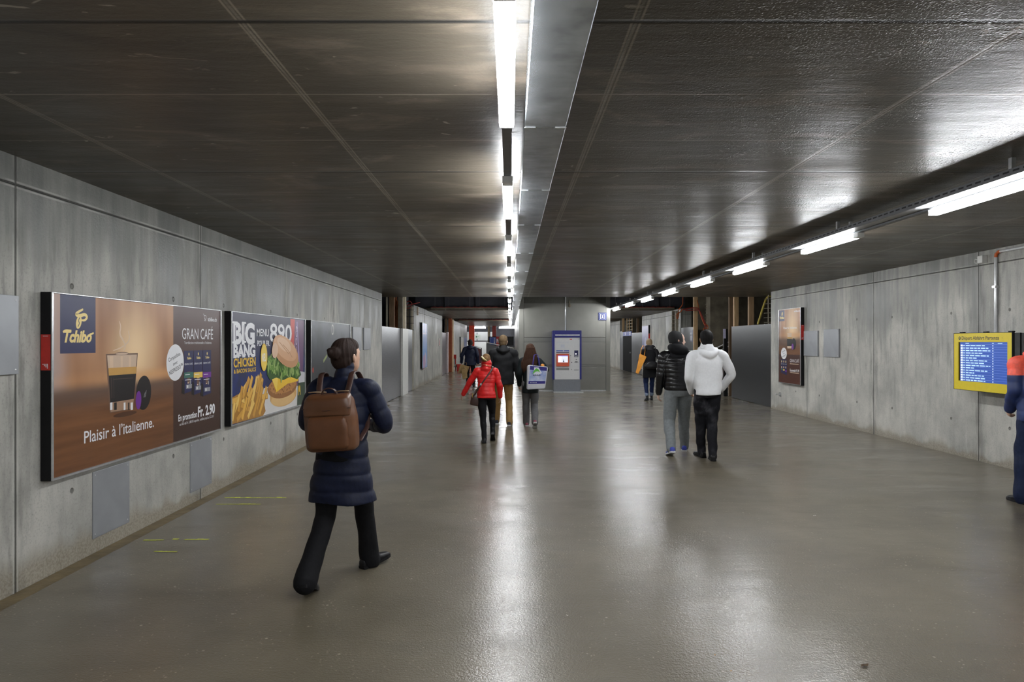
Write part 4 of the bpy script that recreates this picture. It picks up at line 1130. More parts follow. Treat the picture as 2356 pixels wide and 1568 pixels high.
q = rp(1825.5, 791); P.disc(q[0], q[1], .13, .125, I_BLACK); q = rp(1823, 797); P.disc(q[0], q[1], .055, .065, I_PURPLE)
q = rp(1803, 812.5); P.disc(q[0], q[1], .165, .130, I_WHITE, n=36)
for s_, o_, wd in (('Compatibles', .05, .20), ('avec', 0, .08), ('NESPRESSO™', -.06, .23)): P.text(s_, q[0] - o_ * .26, q[1] + o_ - .012, .032, I_TEXT, width=wd, rot=.26, align='CENTER')
x0 = rp(1796, 860)[0]
for k, cm in enumerate((I_GREEN, I_GOLD, I_PURPLE)):
    X0 = x0 + .118 * k; yt = rp(1800, 826)[1]; yl = rp(1800, 857 + 2 * k)[1]
    P.rect(X0, yl, X0 + .112, yt, I_NAVY); P.disc(X0 + .055, yt - .05, .02, .03, I_GOLD2, n=10); P.rect(X0 + .01, yl + .07, X0 + .10, yl + .105, cm)
    P.rect(X0 + .03, yt - .20, X0 + .075, yt - .16, I_STEAM); P.rect(X0 + .015, yt - .115, X0 + .1, yt - .10, I_GREY)
a = rp(1817, 832.5); b = rp(1839, 833.5); P.text('GRAN CAFÉ', a[0], a[1], .07, I_WHITE, width=b[0] - a[0] - .02)
a = rp(1817, 837); P.rect(a[0], a[1], b[0] - .05, a[1] + .014, I_STEAM)
a = rp(1817, 853.5); P.text('En promotion Fr. 2.90', a[0], a[1], .055, I_WHITE, width=b[0] - a[0] - .02, bold=.03)
a = rp(1817, 857); P.rect(a[0], a[1], b[0] - .03, a[1] + .012, I_STEAM)
P.build('print', t, .0745)

# ---- departures display
t = bpy.data.objects.new('departure_display', None); COL.objects.link(t)
tag(t, 'yellow framed departures screen hung on the right concrete wall', 'display')
Y0, Y1, A0, A1, DX = 8.22, 9.29, .965, 1.712, 6.04
w, h = Y1 - Y0, A1 - A0
t.matrix_world = Matrix(((0, 0, -1, DX), (-1, 0, 0, Y1), (0, 1, 0, A0), (0, 0, 0, 1)))
M_YELLOW = simple('display_yellow', (0.72, 0.56, 0.026), 0.38, 0, 0.04)
M_CASE = simple('display_case', (0.16, 0.165, 0.17), 0.4, 0.3)
obj('case', bx(.004, w - .004, .004, h - .004, -.295, -.02, .006), M_CASE, t)
obj('rear_rim', bx(0, w, 0, h, -.12, -.10, .003), M_BLACK, t)
bm = bmesh.new()
sx0, sx1, sy0, sy1 = .085, w - .075, .115, h - .115
for (a, b, c, d) in ((0, w, 0, sy0), (0, w, sy1, h), (0, sx0, sy0, sy1), (sx1, w, sy0, sy1)): box(bm, a, b, c, d, -.02, .0)
obj('front_frame', bm, M_YELLOW, t)
bm = bmesh.new(); box(bm, -.006, w + .006, -.006, 0, -.03, .002); box(bm, -.006, w + .006, h, h + .006, -.03, .002); box(bm, -.006, 0, 0, h, -.03, .002); box(bm, w, w + .006, 0, h, -.03, .002)
obj('rim', bm, M_BLACK, t)
for x in (.10, w * .52, w - .07): obj('lug', bx(x - .035, x + .035, h + .006, h + .022, -.07, -.03, .006), M_BLACK, t)
P = Print()
P.text('Départ Abfahrt Partenza', .158, h - .083, .046, I_TEXT, width=.70, bold=.012); P.disc(.115, h - .063, .022, .022, I_TEXT); P.disc(.115, h - .060, .007, .010, M_YELLOW); P.rect(.90, h - .066, .915, h - .062, I_TEXT)
P.build('lettering', t, .001)
P = Print()
S_BLUE = simple('screen_blue', (0.045, 0.105, 0.42), .25, 0, .04, 3, emit=0.10); S_LINE = simple('screen_line', (0.20, 0.30, 0.72), .3, 0, 0, emit=0.12); S_TXT = simple('screen_text', (0.45, 0.68, 0.95), .3, 0, 0, emit=0.16); S_ICON = simple('screen_icon', (0.70, 0.84, 0.96), .3, 0, 0, emit=0.18)
P.rect(sx0, sy0, sx1, sy1, S_BLUE)
P.rect(sx0, sy0, sx0 + .022, sy1, I_BLACK)
W_ = sx1 - sx0; rows = 15; rh = (sy1 - sy0 - .03) / rows
lens = [.55, .62, .66, .52, .63, .38, .62, .56, .66, .36, .60, .33, .54, .58, .56]
P.rect(sx0 + .13, sy1 - .02, sx0 + .2, sy1 - .012, S_TXT); P.rect(sx1 - .28, sy1 - .02, sx1 - .25, sy1 - .012, S_TXT); P.rect(sx1 - .18, sy1 - .02, sx1 - .1, sy1 - .012, S_TXT)
for r in range(rows):
    y = sy1 - .03 - rh * (r + 1)
    P.rect(sx0 + .03, y + rh - .002, sx1, y + rh, S_LINE, .0007)
    P.rect(sx0 + .034, y + rh * .15, sx0 + .075, y + rh * .85, S_ICON, .0007)
    P.rect(sx0 + .085, y + rh * .3, sx0 + .12, y + rh * .68, S_TXT, .0007)
    xx = sx0 + .135; end = sx0 + W_ * lens[r]
    while xx < end - .02:
        wl = min(rnd.uniform(.04, .10), end - xx); P.rect(xx, y + rh * .28, xx + wl, y + rh * .70, S_TXT, .0007); xx += wl + .014
    P.rect(sx1 - .272, y + rh * .25, sx1 - .258, y + rh * .75, S_ICON, .0007)
P.build('screen', t, -.012)

# ---- ticket machine
TX0, TX1, TY = 1.343, 2.248, 21.55
t = bpy.data.objects.new('ticket_machine', None); COL.objects.link(t); tag(t, 'white and blue ticket machine standing in front of the grey lift shaft', 'ticket machine')
t.matrix_world = Matrix(((1, 0, 0, TX0), (0, 0, -1, TY), (0, 1, 0, 0), (0, 0, 0, 1)))
w = TX1 - TX0; sc = .01376
def tm(px, py): return ((px - 1271.6) * sc, 1.96 - (py - 760) * sc)
M_TBLUE = simple('machine_blue', (0.013, 0.016, 0.175), 0.35, 0, .04); M_TGREY = simple('machine_grey', (0.20, 0.21, 0.235), 0.4, .3, .04); M_TWHITE = simple('machine_white', (0.60, 0.60, 0.60), 0.35, 0, .03)
obj('base', bx(.03, w - .03, .03, .415, -.70, -.01, .004), M_TGREY, t)
obj('plinth', bx(.02, w + .06, 0, .03, -.72, .06, .004), M_ALU, t)
obj('housing', bx(.01, w - .01, .415, 1.95, -.70, -.03, .01), M_TBLUE, t)
bm = bmesh.new(); box(bm, 0, .055, .415, 1.96, -.06, .02, 0, .006); box(bm, w - .055, w, .415, 1.96, -.06, .02, 0, .006); box(bm, .055, w - .055, 1.735, 1.96, -.06, .02, 0, .004)
obj('blue_surround', bm, M_TBLUE, t)
obj('front_panel', bx(.055, w - .055, .415, 1.735, -.05, .0, .002), M_TWHITE, t)
obj('handle_slot', bx(.075, w - .06, 1.80, 1.83, .018, .026, .002), M_ALU, t)
for k in range(6):
    ll = obj('light', bx(.10 + k * .135, .145 + k * .135, 1.738, 1.75, .0, .019, .003), simple('machine_light', (0.75, 0.75, 1.0), .4, 0, 0, emit=2.5), t)
P = Print()
def trect(x0, y0, x1, y1, m):
    a = tm(x0, y0); b = tm(x1, y1); P.rect(a[0], b[1], b[0], a[1], m)
q = lambda X, Y: (1260 + X / 9.5, 750 + Y / 9.5)
def cr(x0, y0, x1, y1, m): trect(*q(x0, y0), *q(x1, y1), m)
I_MBLUE = ink('machine_band', (0.10, 0.15, 0.42)); I_PALE = ink('machine_pale', (0.52, 0.54, 0.60)); I_MGREY = ink('machine_grey', (0.22, 0.225, 0.215))
cr(185, 345, 465, 350, I_PALE); cr(185, 360, 465, 366, I_PALE); cr(280, 400, 370, 470, I_PALE); cr(185, 485, 400, 490, I_PALE)
cr(480, 280, 530, 295, I_RED); cr(550, 284, 620, 290, I_PALE); cr(670, 276, 685, 292, ink('mg', (0.2, 0.25, 0.2)))
cr(185, 525, 465, 553, I_MBLUE); cr(330, 532, 355, 545, I_WHITE); cr(185, 570, 465, 587, I_NAVY)
cr(185, 905, 465, 958, I_MGREY); cr(185, 905, 465, 915, I_GREY)
cr(578, 530, 665, 675, I_NAVY); cr(590, 640, 655, 668, I_GREY)
P.disc(*tm(*q(613, 606)), .022, .018, ink('slot_light', (0.9, 0.9, 1.0), emit=.6))
P.disc(*tm(*q(498, 650)), .02, .016, I_BLACK, 0, 14, 0, math.pi); P.disc(*tm(*q(522, 790)), .014, .020, I_TEXT); P.disc(*tm(*q(518, 945)), .010, .012, I_TEXT)
a = tm(*q(622, 735)); P.poly([(a[0] - .025, a[1]), (a[0] + .025, a[1]), (a[0], a[1] + .03)], I_TEXT)
cr(575, 790, 670, 802, I_GREY); cr(592, 770, 650, 786, I_TEXT); cr(572, 945, 672, 966, I_GREY)
P.build('fittings', t, .001)
a = tm(*q(185, 875)); b = tm(*q(465, 603)); M_TRED = simple('machine_red', (0.62, 0.10, 0.045), .4, 0, .04)
sp = obj('screen_surround', bx(a[0], b[0], a[1], b[1], -.01, .045, .012), M_TRED, t)
P = Print(); c = tm(*q(222, 790)); d = tm(*q(437, 645)); P.rect(c[0], c[1], d[0], d[1], ink('scr_white', (0.80, 0.82, 0.90), emit=.16)); P.rect(c[0], d[1] - .02, d[0], d[1], ink('scr_blue', (0.10, 0.12, 0.45), emit=.8))
P.poly([(c[0], c[1] + .03), (c[0] + .09, c[1] + .01), (c[0] + .11, d[1] - .02), (c[0], d[1] - .02)], ink('scr_red', (0.75, 0.30, 0.30), emit=.8)); P.poly([(c[0] + .155, c[1] + .01), (c[0] + .20, c[1] + .01), (c[0] + .185, c[1] + .055), (c[0] + .175, c[1] + .11), (c[0] + .165, c[1] + .055)], I_NAVY)
P.build('touch_screen', sp, .046)

# ---- platform and exit signs
def flat_sign(name, label, origin, xdir, zdir, w, h, m, draw, d=.03):
    t = bpy.data.objects.new(name, None); COL.objects.link(t); tag(t, label, 'sign')
    X = Vector(xdir); Z = Vector(zdir)
    t.matrix_world = Matrix(((X.x, 0, Z.x, origin[0]), (X.y, 0, Z.y, origin[1]), (0, 1, 0, origin[2]), (0, 0, 0, 1)))
    obj('panel', bx(0, w, 0, h, -d, 0, .003), m, t)
    P = Print(); draw(P, w, h); P.build('lettering', t, .001)
    return t
def d23(P, w, h):
    P.rect(w * .48, 0, w * .50, h, I_NAVY)
    P.text('2', w * .28, h * .2, h * .6, I_WHITE, width=.36, bold=.05, align='CENTER'); P.text('3', w * .84, h * .2, h * .6, I_WHITE, width=.36, bold=.05, align='CENTER')
flat_sign('platform_sign', 'blue platform sign reading 2 and 3 above the black door', (6.35, 38.42, 1.92), (0, -1, 0), (-1, 0, 0), 2.6, .24, simple('platform_blue', (0.05, 0.075, 0.36), .4), d23)
def dfru(P, w, h):
    z0, z1 = h * .12, h * .92
    P.rect(w * .045, z0, w * .30, z1, simple('icon_blue', (0.03, 0.07, 0.33), .4)); P.rect(w * .06, z0 + .03, w * .065, z1 - .03, I_WHITE); P.rect(w * .28, z0 + .03, w * .285, z1 - .03, I_WHITE); P.rect(w * .06, z1 - .035, w * .285, z1 - .028, I_WHITE)
    P.line([(w * .08, z0 + .06), (w * .15, z0 + .06), (w * .15, z0 + .1), (w * .19, z0 + .1)], .02, I_WHITE); P.line([(w * .235, z0 + .20), (w * .228, z0 + .32), (w * .232, z0 + .42)], .045, I_WHITE); P.line([(w * .205, z0 + .06), (w * .222, z0 + .14), (w * .232, z0 + .24)], .03, I_WHITE); P.line([(w * .252, z0 + .06), (w * .248, z0 + .16), (w * .234, z0 + .24)], .03, I_WHITE); P.disc(w * .236, z0 + .475, .026, .03, I_WHITE)
    P.rect(w * .31, 0, w * .62, h, ink('sign_red', (0.50, 0.03, 0.03))); P.text('Fru', w * .325, h * .34, h * .40, I_WHITE, width=w * .16, bold=.03)
flat_sign('direction_sign', 'black, blue and red direction sign beyond the man in the dark jacket', (-1.66, 51.95, 1.30), (1, 0, 0), (0, -1, 0), 1.92, .70, M_BLACK, dfru, .06)
sg = bpy.data.objects['direction_sign']
for x in (.12, 1.78): obj('hanger', bx(x - .02, x + .02, .69, H - 1.30, -.05, -.01), M_RAIL, sg)
flat_sign('notice', 'small lilac pictogram notice on the steel panel behind the beanie man', (6.341, 24.10, 1.60), (0, -1, 0), (-1, 0, 0), .38, .42, simple('notice_lilac', (0.16, 0.16, 0.22), .4), lambda P, w, h: (P.rect(.05, .05, .12, .22, I_PALE), P.rect(.2, .05, .3, .22, I_PALE), P.disc(.085, .29, .04, .04, I_PALE), P.disc(.25, .29, .04, .04, I_PALE)), .01)
flat_sign('fire_notice', 'tiny red and white fire notice on the second left wall', (XL + .012, 30.9, 1.40), (0, 1, 0), (1, 0, 0), .5, .36, ink('pale_notice', (0.42, 0.38, 0.36)), lambda P, w, h: (P.rect(.16, .06, .34, .26, I_RED), P.rect(.22, .26, .28, .32, I_RED)), .01)
def exit_(P, w, h): P.rect(w * .3, h * .3, w * .5, h * .7, ink('exit_green', (0.03, 0.10, 0.05))); P.line([(w * .55, h * .5), (w * .75, h * .5)], .03, ink('exit_green', (0.03, 0.10, 0.05)))
flat_sign('exit_notice', 'small exit pictogram on the grey cladding at the far end', (-3.05, 57.17, 1.86), (1, 0, 0), (0, -1, 0), .55, .35, ink('exit_pale', (0.38, 0.42, 0.38)), exit_, .01)

# ================================================================== people
def vrange(a, b, n): return [a + (b - a) * i / (n - 1) for i in range(n)]

def ik(a, c, l1, l2, pole):
    """middle joint of a two-bone limb from a to c bending towards pole"""
    a = Vector(a); c = Vector(c); d = c - a; L = d.length
    m = (l1 + l2) * 0.998
    if L > m: c = a + d * (m / L); d = c - a; L = m
    x = (l1 * l1 - l2 * l2 + L * L) / (2 * L)
    h = math.sqrt(max(l1 * l1 - x * x, 0))
    u = d / L; p = Vector(pole); p = p - u * p.dot(u)
    p = p.normalized() if p.length > 1e-6 else Vector((0, 1, 0))
    return a + u * x + p * h, c

def folds(amp, seed, sx=1.0, sz=1.0):
    """soft cloth folds pushed along the normal"""
    r = np.random.RandomState(seed)
    K = [(r.uniform(8, 26) * sx * r.choice([-1, 1]), r.uniform(8, 26) * r.choice([-1, 1]), r.uniform(10, 34) * sz * r.choice([-1, 1]), r.uniform(0, 6.28), r.uniform(.4, 1)) for _ in range(9)]
    def post(co, no):
        s = np.zeros(len(co))
        for a, b, c, p, w in K:
            s += w * np.sin(co[:, 0] * a + co[:, 1] * b + co[:, 2] * c + p + 1.2 * np.sin(co[:, 2] * c * .35 + p))
        return co + no * (amp * s / 3.0)[:, None]
    return post

def hand(bm, wrist, direc, palm_n, s, thumb_side, curl=0.5):
    """palm, four separate bent fingers and a thumb that leaves the side of the palm"""
    d = Vector(direc).normalized(); nrm = Vector(palm_n); nrm = (nrm - d * nrm.dot(d)).normalized(); side = d.cross(nrm).normalized() * thumb_side
    w = Vector(wrist)
    tube(bm, [w - d * .01 * s, w + d * .035 * s, w + d * .085 * s], [(.026 * s, .018 * s), (.038 * s, .016 * s), (.040 * s, .014 * s)], side, 12)
    for k, (off, L) in enumerate(((.030, .068), (.010, .078), (-.010, .072), (-.029, .056))):
        b = w + d * .082 * s + side * off * s; p = [b]; ang = .25 + .1 * k
        cur = d
        for seg in (.42, .33, .25):
            c, sn = math.cos(ang * curl * 2), math.sin(ang * curl * 2)
            p.append(p[-1] + (d * c + nrm * sn) * L * seg * s); ang += .42
        tube(bm, p, [.0092 * s, .0088 * s, .008 * s, .0066 * s], side, 8)
    b = w + d * .022 * s + side * .032 * s
    tube(bm, [b, b + (d * .6 + side * .7 + nrm * .25).normalized() * .036 * s, b + (d * .9 + side * .62 + nrm * .45).normalized() * .066 * s], [.0125 * s, .011 * s, .0085 * s], nrm, 8)

SKULL = [(-.128, .002, .050, .020, .012), (-.122, .004, .062, .034, .026), (-.100, .008, .078, .050, .052), (-.075, .010, .070, .060, .066), (-.045, .008, .058, .067, .078), (-.015, .006, .052, .072, .088),
         (.015, .004, .046, .075, .094), (.045, 0, .042, .076, .097), (.075, 0, .036, .072, .092), (.100, 0, .030, .060, .076), (.118, 0, .026, .042, .052), (.128, 0, .022, .018, .022)]
def head_mesh(bm, M, s):
    """skull with chin, nose, brow, lips, ears; local axes: y forward, z up, origin between the ears"""
    rows = [(z * s, 0, (cy - .030) * s, hw * s, hd * s) for (z, _, cy, hw, hd) in SKULL]
    loft(bm, rows, .010 * s, 24, None, 2.15, M)
    A = lambda x, y, z: M @ Vector((x * s, y * s, z * s))
    tube(bm, [A(0, .102, .018), A(0, .116, -.012), A(0, .124, -.030), A(0, .108, -.038)], [.010 * s, .012 * s, .015 * s, .012 * s], M.to_3x3() @ Vector((1, 0, 0)), 10)
    for q in (-1, 1):
        ball(bm, (q * .014 * s, .104 * s, -.034 * s), (.011 * s, .013 * s, .009 * s), M, 10, 8)
        tube(bm, [A(q * .012, .100, .032), A(q * .034, .094, .036), A(q * .055, .074, .028)], .011 * s, (0, 0, 1), 8)
        ball(bm, (q * .045 * s, .070 * s, -.020 * s), (.020 * s, .016 * s, .018 * s), M, 10, 8)
        ball(bm, (q * .079 * s, -.012 * s, -.008 * s), (.010 * s, .020 * s, .034 * s), M, 10, 8)
        ball(bm, (q * .086 * s, -.020 * s, .002 * s), (.009 * s, .016 * s, .026 * s), M, 10, 8)
    tube(bm, [A(-.022, .088, -.064), A(0, .100, -.062), A(.022, .088, -.064)], .0085 * s, (0, 0, 1), 8)
    tube(bm, [A(-.020, .088, -.077), A(0, .098, -.077), A(.020, .088, -.077)], .009 * s, (0, 0, 1), 8)
    ball(bm, (0, .086 * s, -.108 * s), (.024 * s, .016 * s, .016 * s), M, 10, 8)

class Figure:
    """one walking person; all lengths of the figure are for a 1.75 m body times s"""
    def __init__(self, label, x, y, height, rz=0.0, feet=None, lean=0.03, sway=0.0, shoulder=.19, hands=None, head_yaw=0.0, head_pitch=0.0, skin=(0.50, 0.30, 0.21), build=1.0, female=False, twist=0.0):
        self.s = s = height / 1.75
        self.root = thing('person', label, 'person', (x, y, 0), rz)
        self.skin = simple('skin_%.2f' % skin[0], skin, 0.5, 0, .06, 30)
        self.build = build
        # feet: dict side -> (x, y, yaw, pitch): ball of the foot planted at (x, y+...)
        self.foot = {}
        hip_z = 99
        LU, LL = .435 * s, .425 * s
        for q, (fx, fy, yaw, pitch) in feet.items():
            # heel point on ground (fx, fy); rotation about the ball when the heel lifts, about the heel when the toe lifts
            Rz = Matrix.Rotation(yaw, 4, 'Z'); Rx = Matrix.Rotation(-pitch, 4, 'X')
            if pitch >= 0: piv = Vector((0, .175 * s, 0))
            else: piv = Vector((0, -.03 * s, .0))
            M = Matrix.Translation((fx, fy, 0)) @ Rz @ Matrix.Translation(piv) @ Rx @ Matrix.Translation(-piv)
            ank = M @ Vector((0, .035 * s, .085 * s))
            self.foot[q] = (M, ank)
        bx_ = sway
        for q, (M, ank) in self.foot.items():
            hx = Vector((q * .088 * s + bx_, 0, 0))
            hor = math.hypot(ank.x - hx.x, ank.y - hx.y)
            hip_z = min(hip_z, ank.z + math.sqrt(max(((LU + LL) * .996) ** 2 - hor ** 2, .2)))
        self.hip_z = hip_z = min(hip_z, .945 * s)
        self.pel = Vector((bx_, 0, hip_z + .04 * s))
        ly = lean
        self.chest = Vector((bx_, ly, hip_z + .38 * s))
        self.neck = Vector((bx_, ly + .015 * s, hip_z + .555 * s))
        self.headc = Vector((bx_, ly + .045 * s, hip_z + .695 * s))
        self.sh = {q: Vector((bx_ + q * shoulder * s, ly * .9 + q * twist, hip_z + .485 * s)) for q in (-1, 1)}
        self.hip = {q: Vector((bx_ + q * .088 * s, 0, hip_z)) for q in (-1, 1)}
        self.knee = {}; self.ank = {}
        for q, (M, ank) in self.foot.items():
            kn, a2 = ik(self.hip[q], ank, LU, LL, (0.05 * q, 1, 0)); self.knee[q] = kn; self.ank[q] = a2
        self.elb = {}; self.wri = {}
        hands = hands or {}
        for q in (-1, 1):
            tgt, pole = hands.get(q, ((q * .06, .03, -.53), (q * .3, -1, 0)))
            wr = self.sh[q] + Vector(tgt) * s
            e, w2 = ik(self.sh[q], wr, .295 * s, .255 * s, pole)
            self.elb[q] = e; self.wri[q] = w2
        self.HM = Matrix.Translation(self.headc) @ Matrix.Rotation(head_yaw, 4, 'Z') @ Matrix.Rotation(-head_pitch, 4, 'X')
        self.female = female
    # ---- body: one continuous surface
    def body(self, curl=.5, palm=None):
        s = self.s; bm = bmesh.new(); z0 = self.hip_z
        c = lambda t: self.pel.lerp(self.chest, t)
        X, Yp, Yc = self.pel.x, self.pel.y, self.chest.y
        loft(bm, [(z0 - .07 * s, X, Yp, .115 * s, .075 * s), (z0 + .03 * s, X, Yp, .135 * s, .085 * s), (z0 + .17 * s, X, (Yp + Yc) / 2, .115 * s, .075 * s), (z0 + .33 * s, X, Yc, .135 * s, .085 * s),
                  (z0 + .45 * s, X, Yc, .145 * s, .075 * s), (z0 + .51 * s, X, Yc, .085 * s, .06 * s)], .02, 20)
        tube(bm, [self.chest + Vector((0, 0, .06 * s)), self.neck, self.headc + Vector((0, -.02 * s, -.06 * s))], [.058 * s, .052 * s, .054 * s], (1, 0, 0), 14, .02)
        for q in (-1, 1):
            tube(bm, [self.hip[q], self.knee[q], self.ank[q]], [.070 * s, .046 * s, .032 * s], (1, 0, 0), 12, .03)
            tube(bm, [self.sh[q] - Vector((q * .02 * s, 0, .01 * s)), self.elb[q], self.wri[q]], [.040 * s, .033 * s, .024 * s], (1, 0, 0), 12, .03)
            M = self.foot[q][0]
            tube(bm, [M @ Vector((0, .0, .045 * s)), M @ Vector((0, .08 * s, .04 * s)), M @ Vector((0, .17 * s, .025 * s))], [.026 * s, .028 * s, .016 * s], (1, 0, 0), 10)
            tube(bm, [self.ank[q], M @ Vector((0, .03 * s, .05 * s))], [.032 * s, .026 * s], (1, 0, 0), 10)
            d = (self.wri[q] - self.elb[q]).normalized()
            pn = Vector((-q, .1, 0)) if not palm else Vector(palm.get(q, (-q, .1, 0)))
            hand(bm, self.wri[q], d, pn, s, 1 if (d.cross((pn - d * pn.dot(d)).normalized())).y > 0 else -1, curl)
        head_mesh(bm, self.HM, s * .97)
        o = bake('body', bm, self.skin, self.root, .0058, 3)
        for q in (-1, 1):
            bm = bmesh.new(); ball(bm, (q * .033 * s, .066 * s, .010 * s), (.0135 * s, .012 * s, .010 * s), self.HM, 12, 8)
            obj('eye', bm, simple('eye_dark', (0.05, 0.04, 0.035), .2), self.root, True)
        return o
    def hair(self, style, rgb, var=.35):
        s = self.s; M = self.HM; bm = bmesh.new()
        m = simple('hair_%s_%.3f' % (style, rgb[0]), rgb, .7, 0, var, 30, .0015, .2, stretch=(5, 5, .6))
        ball(bm, (0, -.030 * s, .034 * s), (.087 * s, .106 * s, .104 * s), M, 24, 16); ball(bm, (0, .020 * s, .072 * s), (.076 * s, .080 * s, .062 * s), M, 18, 12)
        if style == 'short':
            ball(bm, (0, -.060 * s, -.018 * s), (.074 * s, .066 * s, .080 * s), M, 20, 12)
        elif style == 'cap':      # fuller, covers the nape
            ball(bm, (0, -.056 * s, -.030 * s), (.088 * s, .078 * s, .098 * s), M, 20, 12)
            for q in (-1, 1): ball(bm, (q * .070 * s, -.005 * s, -.010 * s), (.026 * s, .050 * s, .065 * s), M, 14, 10)
        elif style == 'bun':
            ball(bm, (0, -.056 * s, -.010 * s), (.080 * s, .070 * s, .085 * s), M, 20, 12)
            ball(bm, (.0, -.128 * s, .040 * s), (.052 * s, .042 * s, .046 * s), M, 18, 12)
            tube(bm, [M @ Vector((-.04 * s, -.13 * s, .06 * s)), M @ Vector((0, -.17 * s, .05 * s)), M @ Vector((.03 * s, -.14 * s, .01 * s))], [.02 * s, .022 * s, .014 * s], (1, 0, 0), 10)
        elif style == 'long':
            A = lambda x, y, z: M @ Vector((x * s, y * s, z * s))
            loft(bm, [(-.47 * s, -.075 * s, -.105 * s, .08 * s, .018 * s), (-.38 * s, -.055 * s, -.125 * s, .150 * s, .036 * s), (-.24 * s, -.035 * s, -.118 * s, .172 * s, .052 * s), (-.12 * s, -.012 * s, -.080 * s, .128 * s, .066 * s), (0, 0, -.05 * s, .103 * s, .084 * s), (.06 * s, 0, -.045 * s, .088 * s, .080 * s)], .015, 26, None, 2.0, M)
            for k in range(9):
                x = -.14 + .030 * k
                tube(bm, [A(x * .6, -.14, .05), A(x, -.142, -.10), A(x * 1.08, -.138, -.26), A(x * .75, -.12, -.43 - .03 * (k % 3))], [.012 * s, .020 * s, .017 * s, .004 * s], (1, 0, 0), 8, .02)
        sd = int(1000 * rgb[0])
        r = np.random.RandomState(sd); ph = r.uniform(0, 6.28, 6); ks = r.uniform(60, 190, 6)
        Mi = np.array(M.inverted())
        def strands(co, no):
            L = co @ Mi[:3, :3].T + Mi[:3, 3]
            a = np.arctan2(L[:, 0], -(L[:, 1] - .02))
            d = sum(np.sin(a * k_ * .28 + p + L[:, 2] * 9) for k_, p in zip(ks, ph)) / 6
            return co + no * (d * .0035 * s)[:, None]
        return bake('hair', bm, m, self.root, .006, 4, strands)
    def trousers(self, m, radii, pelvis=(.155, .115), seed=1, fold=.004, hem=.0, name='trousers', top=.12):
        """radii: hip, mid-thigh, knee, mid-calf, hem"""
        s = self.s; bm = bmesh.new(); z0 = self.hip_z; X = self.pel.x
        loft(bm, [(z0 - .085 * s, X, 0, pelvis[0] * .93 * s, pelvis[1] * .9 * s), (z0 - .02 * s, X, -.012 * s, pelvis[0] * s, pelvis[1] * 1.04 * s), (z0 + .04 * s, X, -.01 * s, pelvis[0] * s, pelvis[1] * s), (z0 + top * s, X, 0, pelvis[0] * .90 * s, pelvis[1] * .86 * s)], .012, 28, None, 2.2)
        for q in (-1, 1):
            h, k, a = self.hip[q], self.knee[q], self.ank[q]
            a2 = a + (a - k).normalized() * (.03 - hem) * s
            tube(bm, [h + Vector((0, 0, .02 * s)), h.lerp(k, .45), k, k.lerp(a2, .45), a2], [(r * s, r * 1.06 * s) for r in radii], (1, 0, 0), 20, .014, 3)
        return bake(name, bm, m, self.root, .0068, 5, folds(fold, seed, 1.0, 1.2))
    def shoes(self, m, sole=None, scale=1.0, boot=0.0, sole_h=.022):
        s = self.s * scale
        for q in (-1, 1):
            M = self.foot[q][0]; bm = bmesh.new()
            prof = [(-.052, .026, .05), (-.045, .031, .072), (-.01, .035, .090), (.04, .036, .090), (.085, .041, .070), (.13, .046, .056), (.18, .044, .047), (.215, .033, .037), (.232, .016, .024)]
            rings = []
            n = 16
            for (y, w, h) in prof:
                ring = []
                for i in range(n):
                    a = 2 * math.pi * i / n; cx, sz = math.cos(a), math.sin(a)
                    zc = h * .5; ring.append(bm.verts.new(M @ Vector((w * s * math.copysign(abs(cx) ** .75, cx), y * s, max(.003, (zc + zc * math.copysign(abs(sz) ** .7, sz)) * s)))))
                rings.append(ring)
            for A, B in zip(rings[:-1], rings[1:]):
                for i in range(n): bm.faces.new((A[i], A[(i + 1) % n], B[(i + 1) % n], B[i]))
            bm.faces.new(rings[0]); bm.faces.new(rings[-1][::-1])
            up = (self.knee[q] - self.ank[q]).normalized()
            a = self.ank[q]
            tube(bm, [M @ Vector((0, .01 * s, .05 * s)), a + up * .01, a + up * (.035 + boot) * s], [(.036 * s, .045 * s), (.038 * s, .044 * s), ((.040 + .06 * boot) * s, (.044 + .08 * boot) * s)], (1, 0, 0), 14, .02)
            sh = bake('boot' if boot > .05 else 'shoe', bm, m, self.root, .0062, 3)
            bm = bmesh.new(); n2 = 20
            pts = []
            for (y, w, h) in prof: pts.append((w + .003, y))
            outline = [(w, y) for (w, y) in pts] + [(-w, y) for (w, y) in pts[::-1]]
            A = [bm.verts.new(M @ Vector((x * s, y * s, .001))) for x, y in outline]; B = [bm.verts.new(M @ Vector((x * s, y * s, sole_h * s))) for x, y in outline]
            bm.faces.new(A[::-1]); bm.faces.new(B)
            for i in range(len(A)): bm.faces.new((A[i], A[(i + 1) % len(A)], B[(i + 1) % len(A)], B[i]))
            obj('sole', bm, sole or M_BLACK, sh)
    def top(self, m, rows, sleeve, seed=2, fold=.004, puff=None, name='jacket', collar=None, hood=None, cuff=None, sleeve_end=1.0, shoulder_pad=.0, voxel=.0068, wrap=None):
        """rows: (height above hip, half width, half depth[, x, y]); sleeve: radii shoulder, elbow, wrist; puff = (pitch, depth) quilting"""
        s = self.s; bm = bmesh.new(); z0 = self.hip_z; zc = self.chest.z
        R = []
        for r in rows:
            t = max(-.6, min(1, r[0] / .38)); base = self.pel.lerp(self.chest, max(0, t))
            R.append((z0 + r[0] * s, base.x + (r[3] if len(r) > 3 else 0) * s, base.y + (r[4] if len(r) > 4 else 0) * s, r[1] * s, r[2] * s))
        pf = (lambda z: -puff[1] * s * (1 - abs(math.sin(math.pi * (z - z0) / (puff[0] * s)))) ** 2 * 1.0) if puff else None
        loft(bm, R, .008 if puff else .014, 34, pf, 2.35)
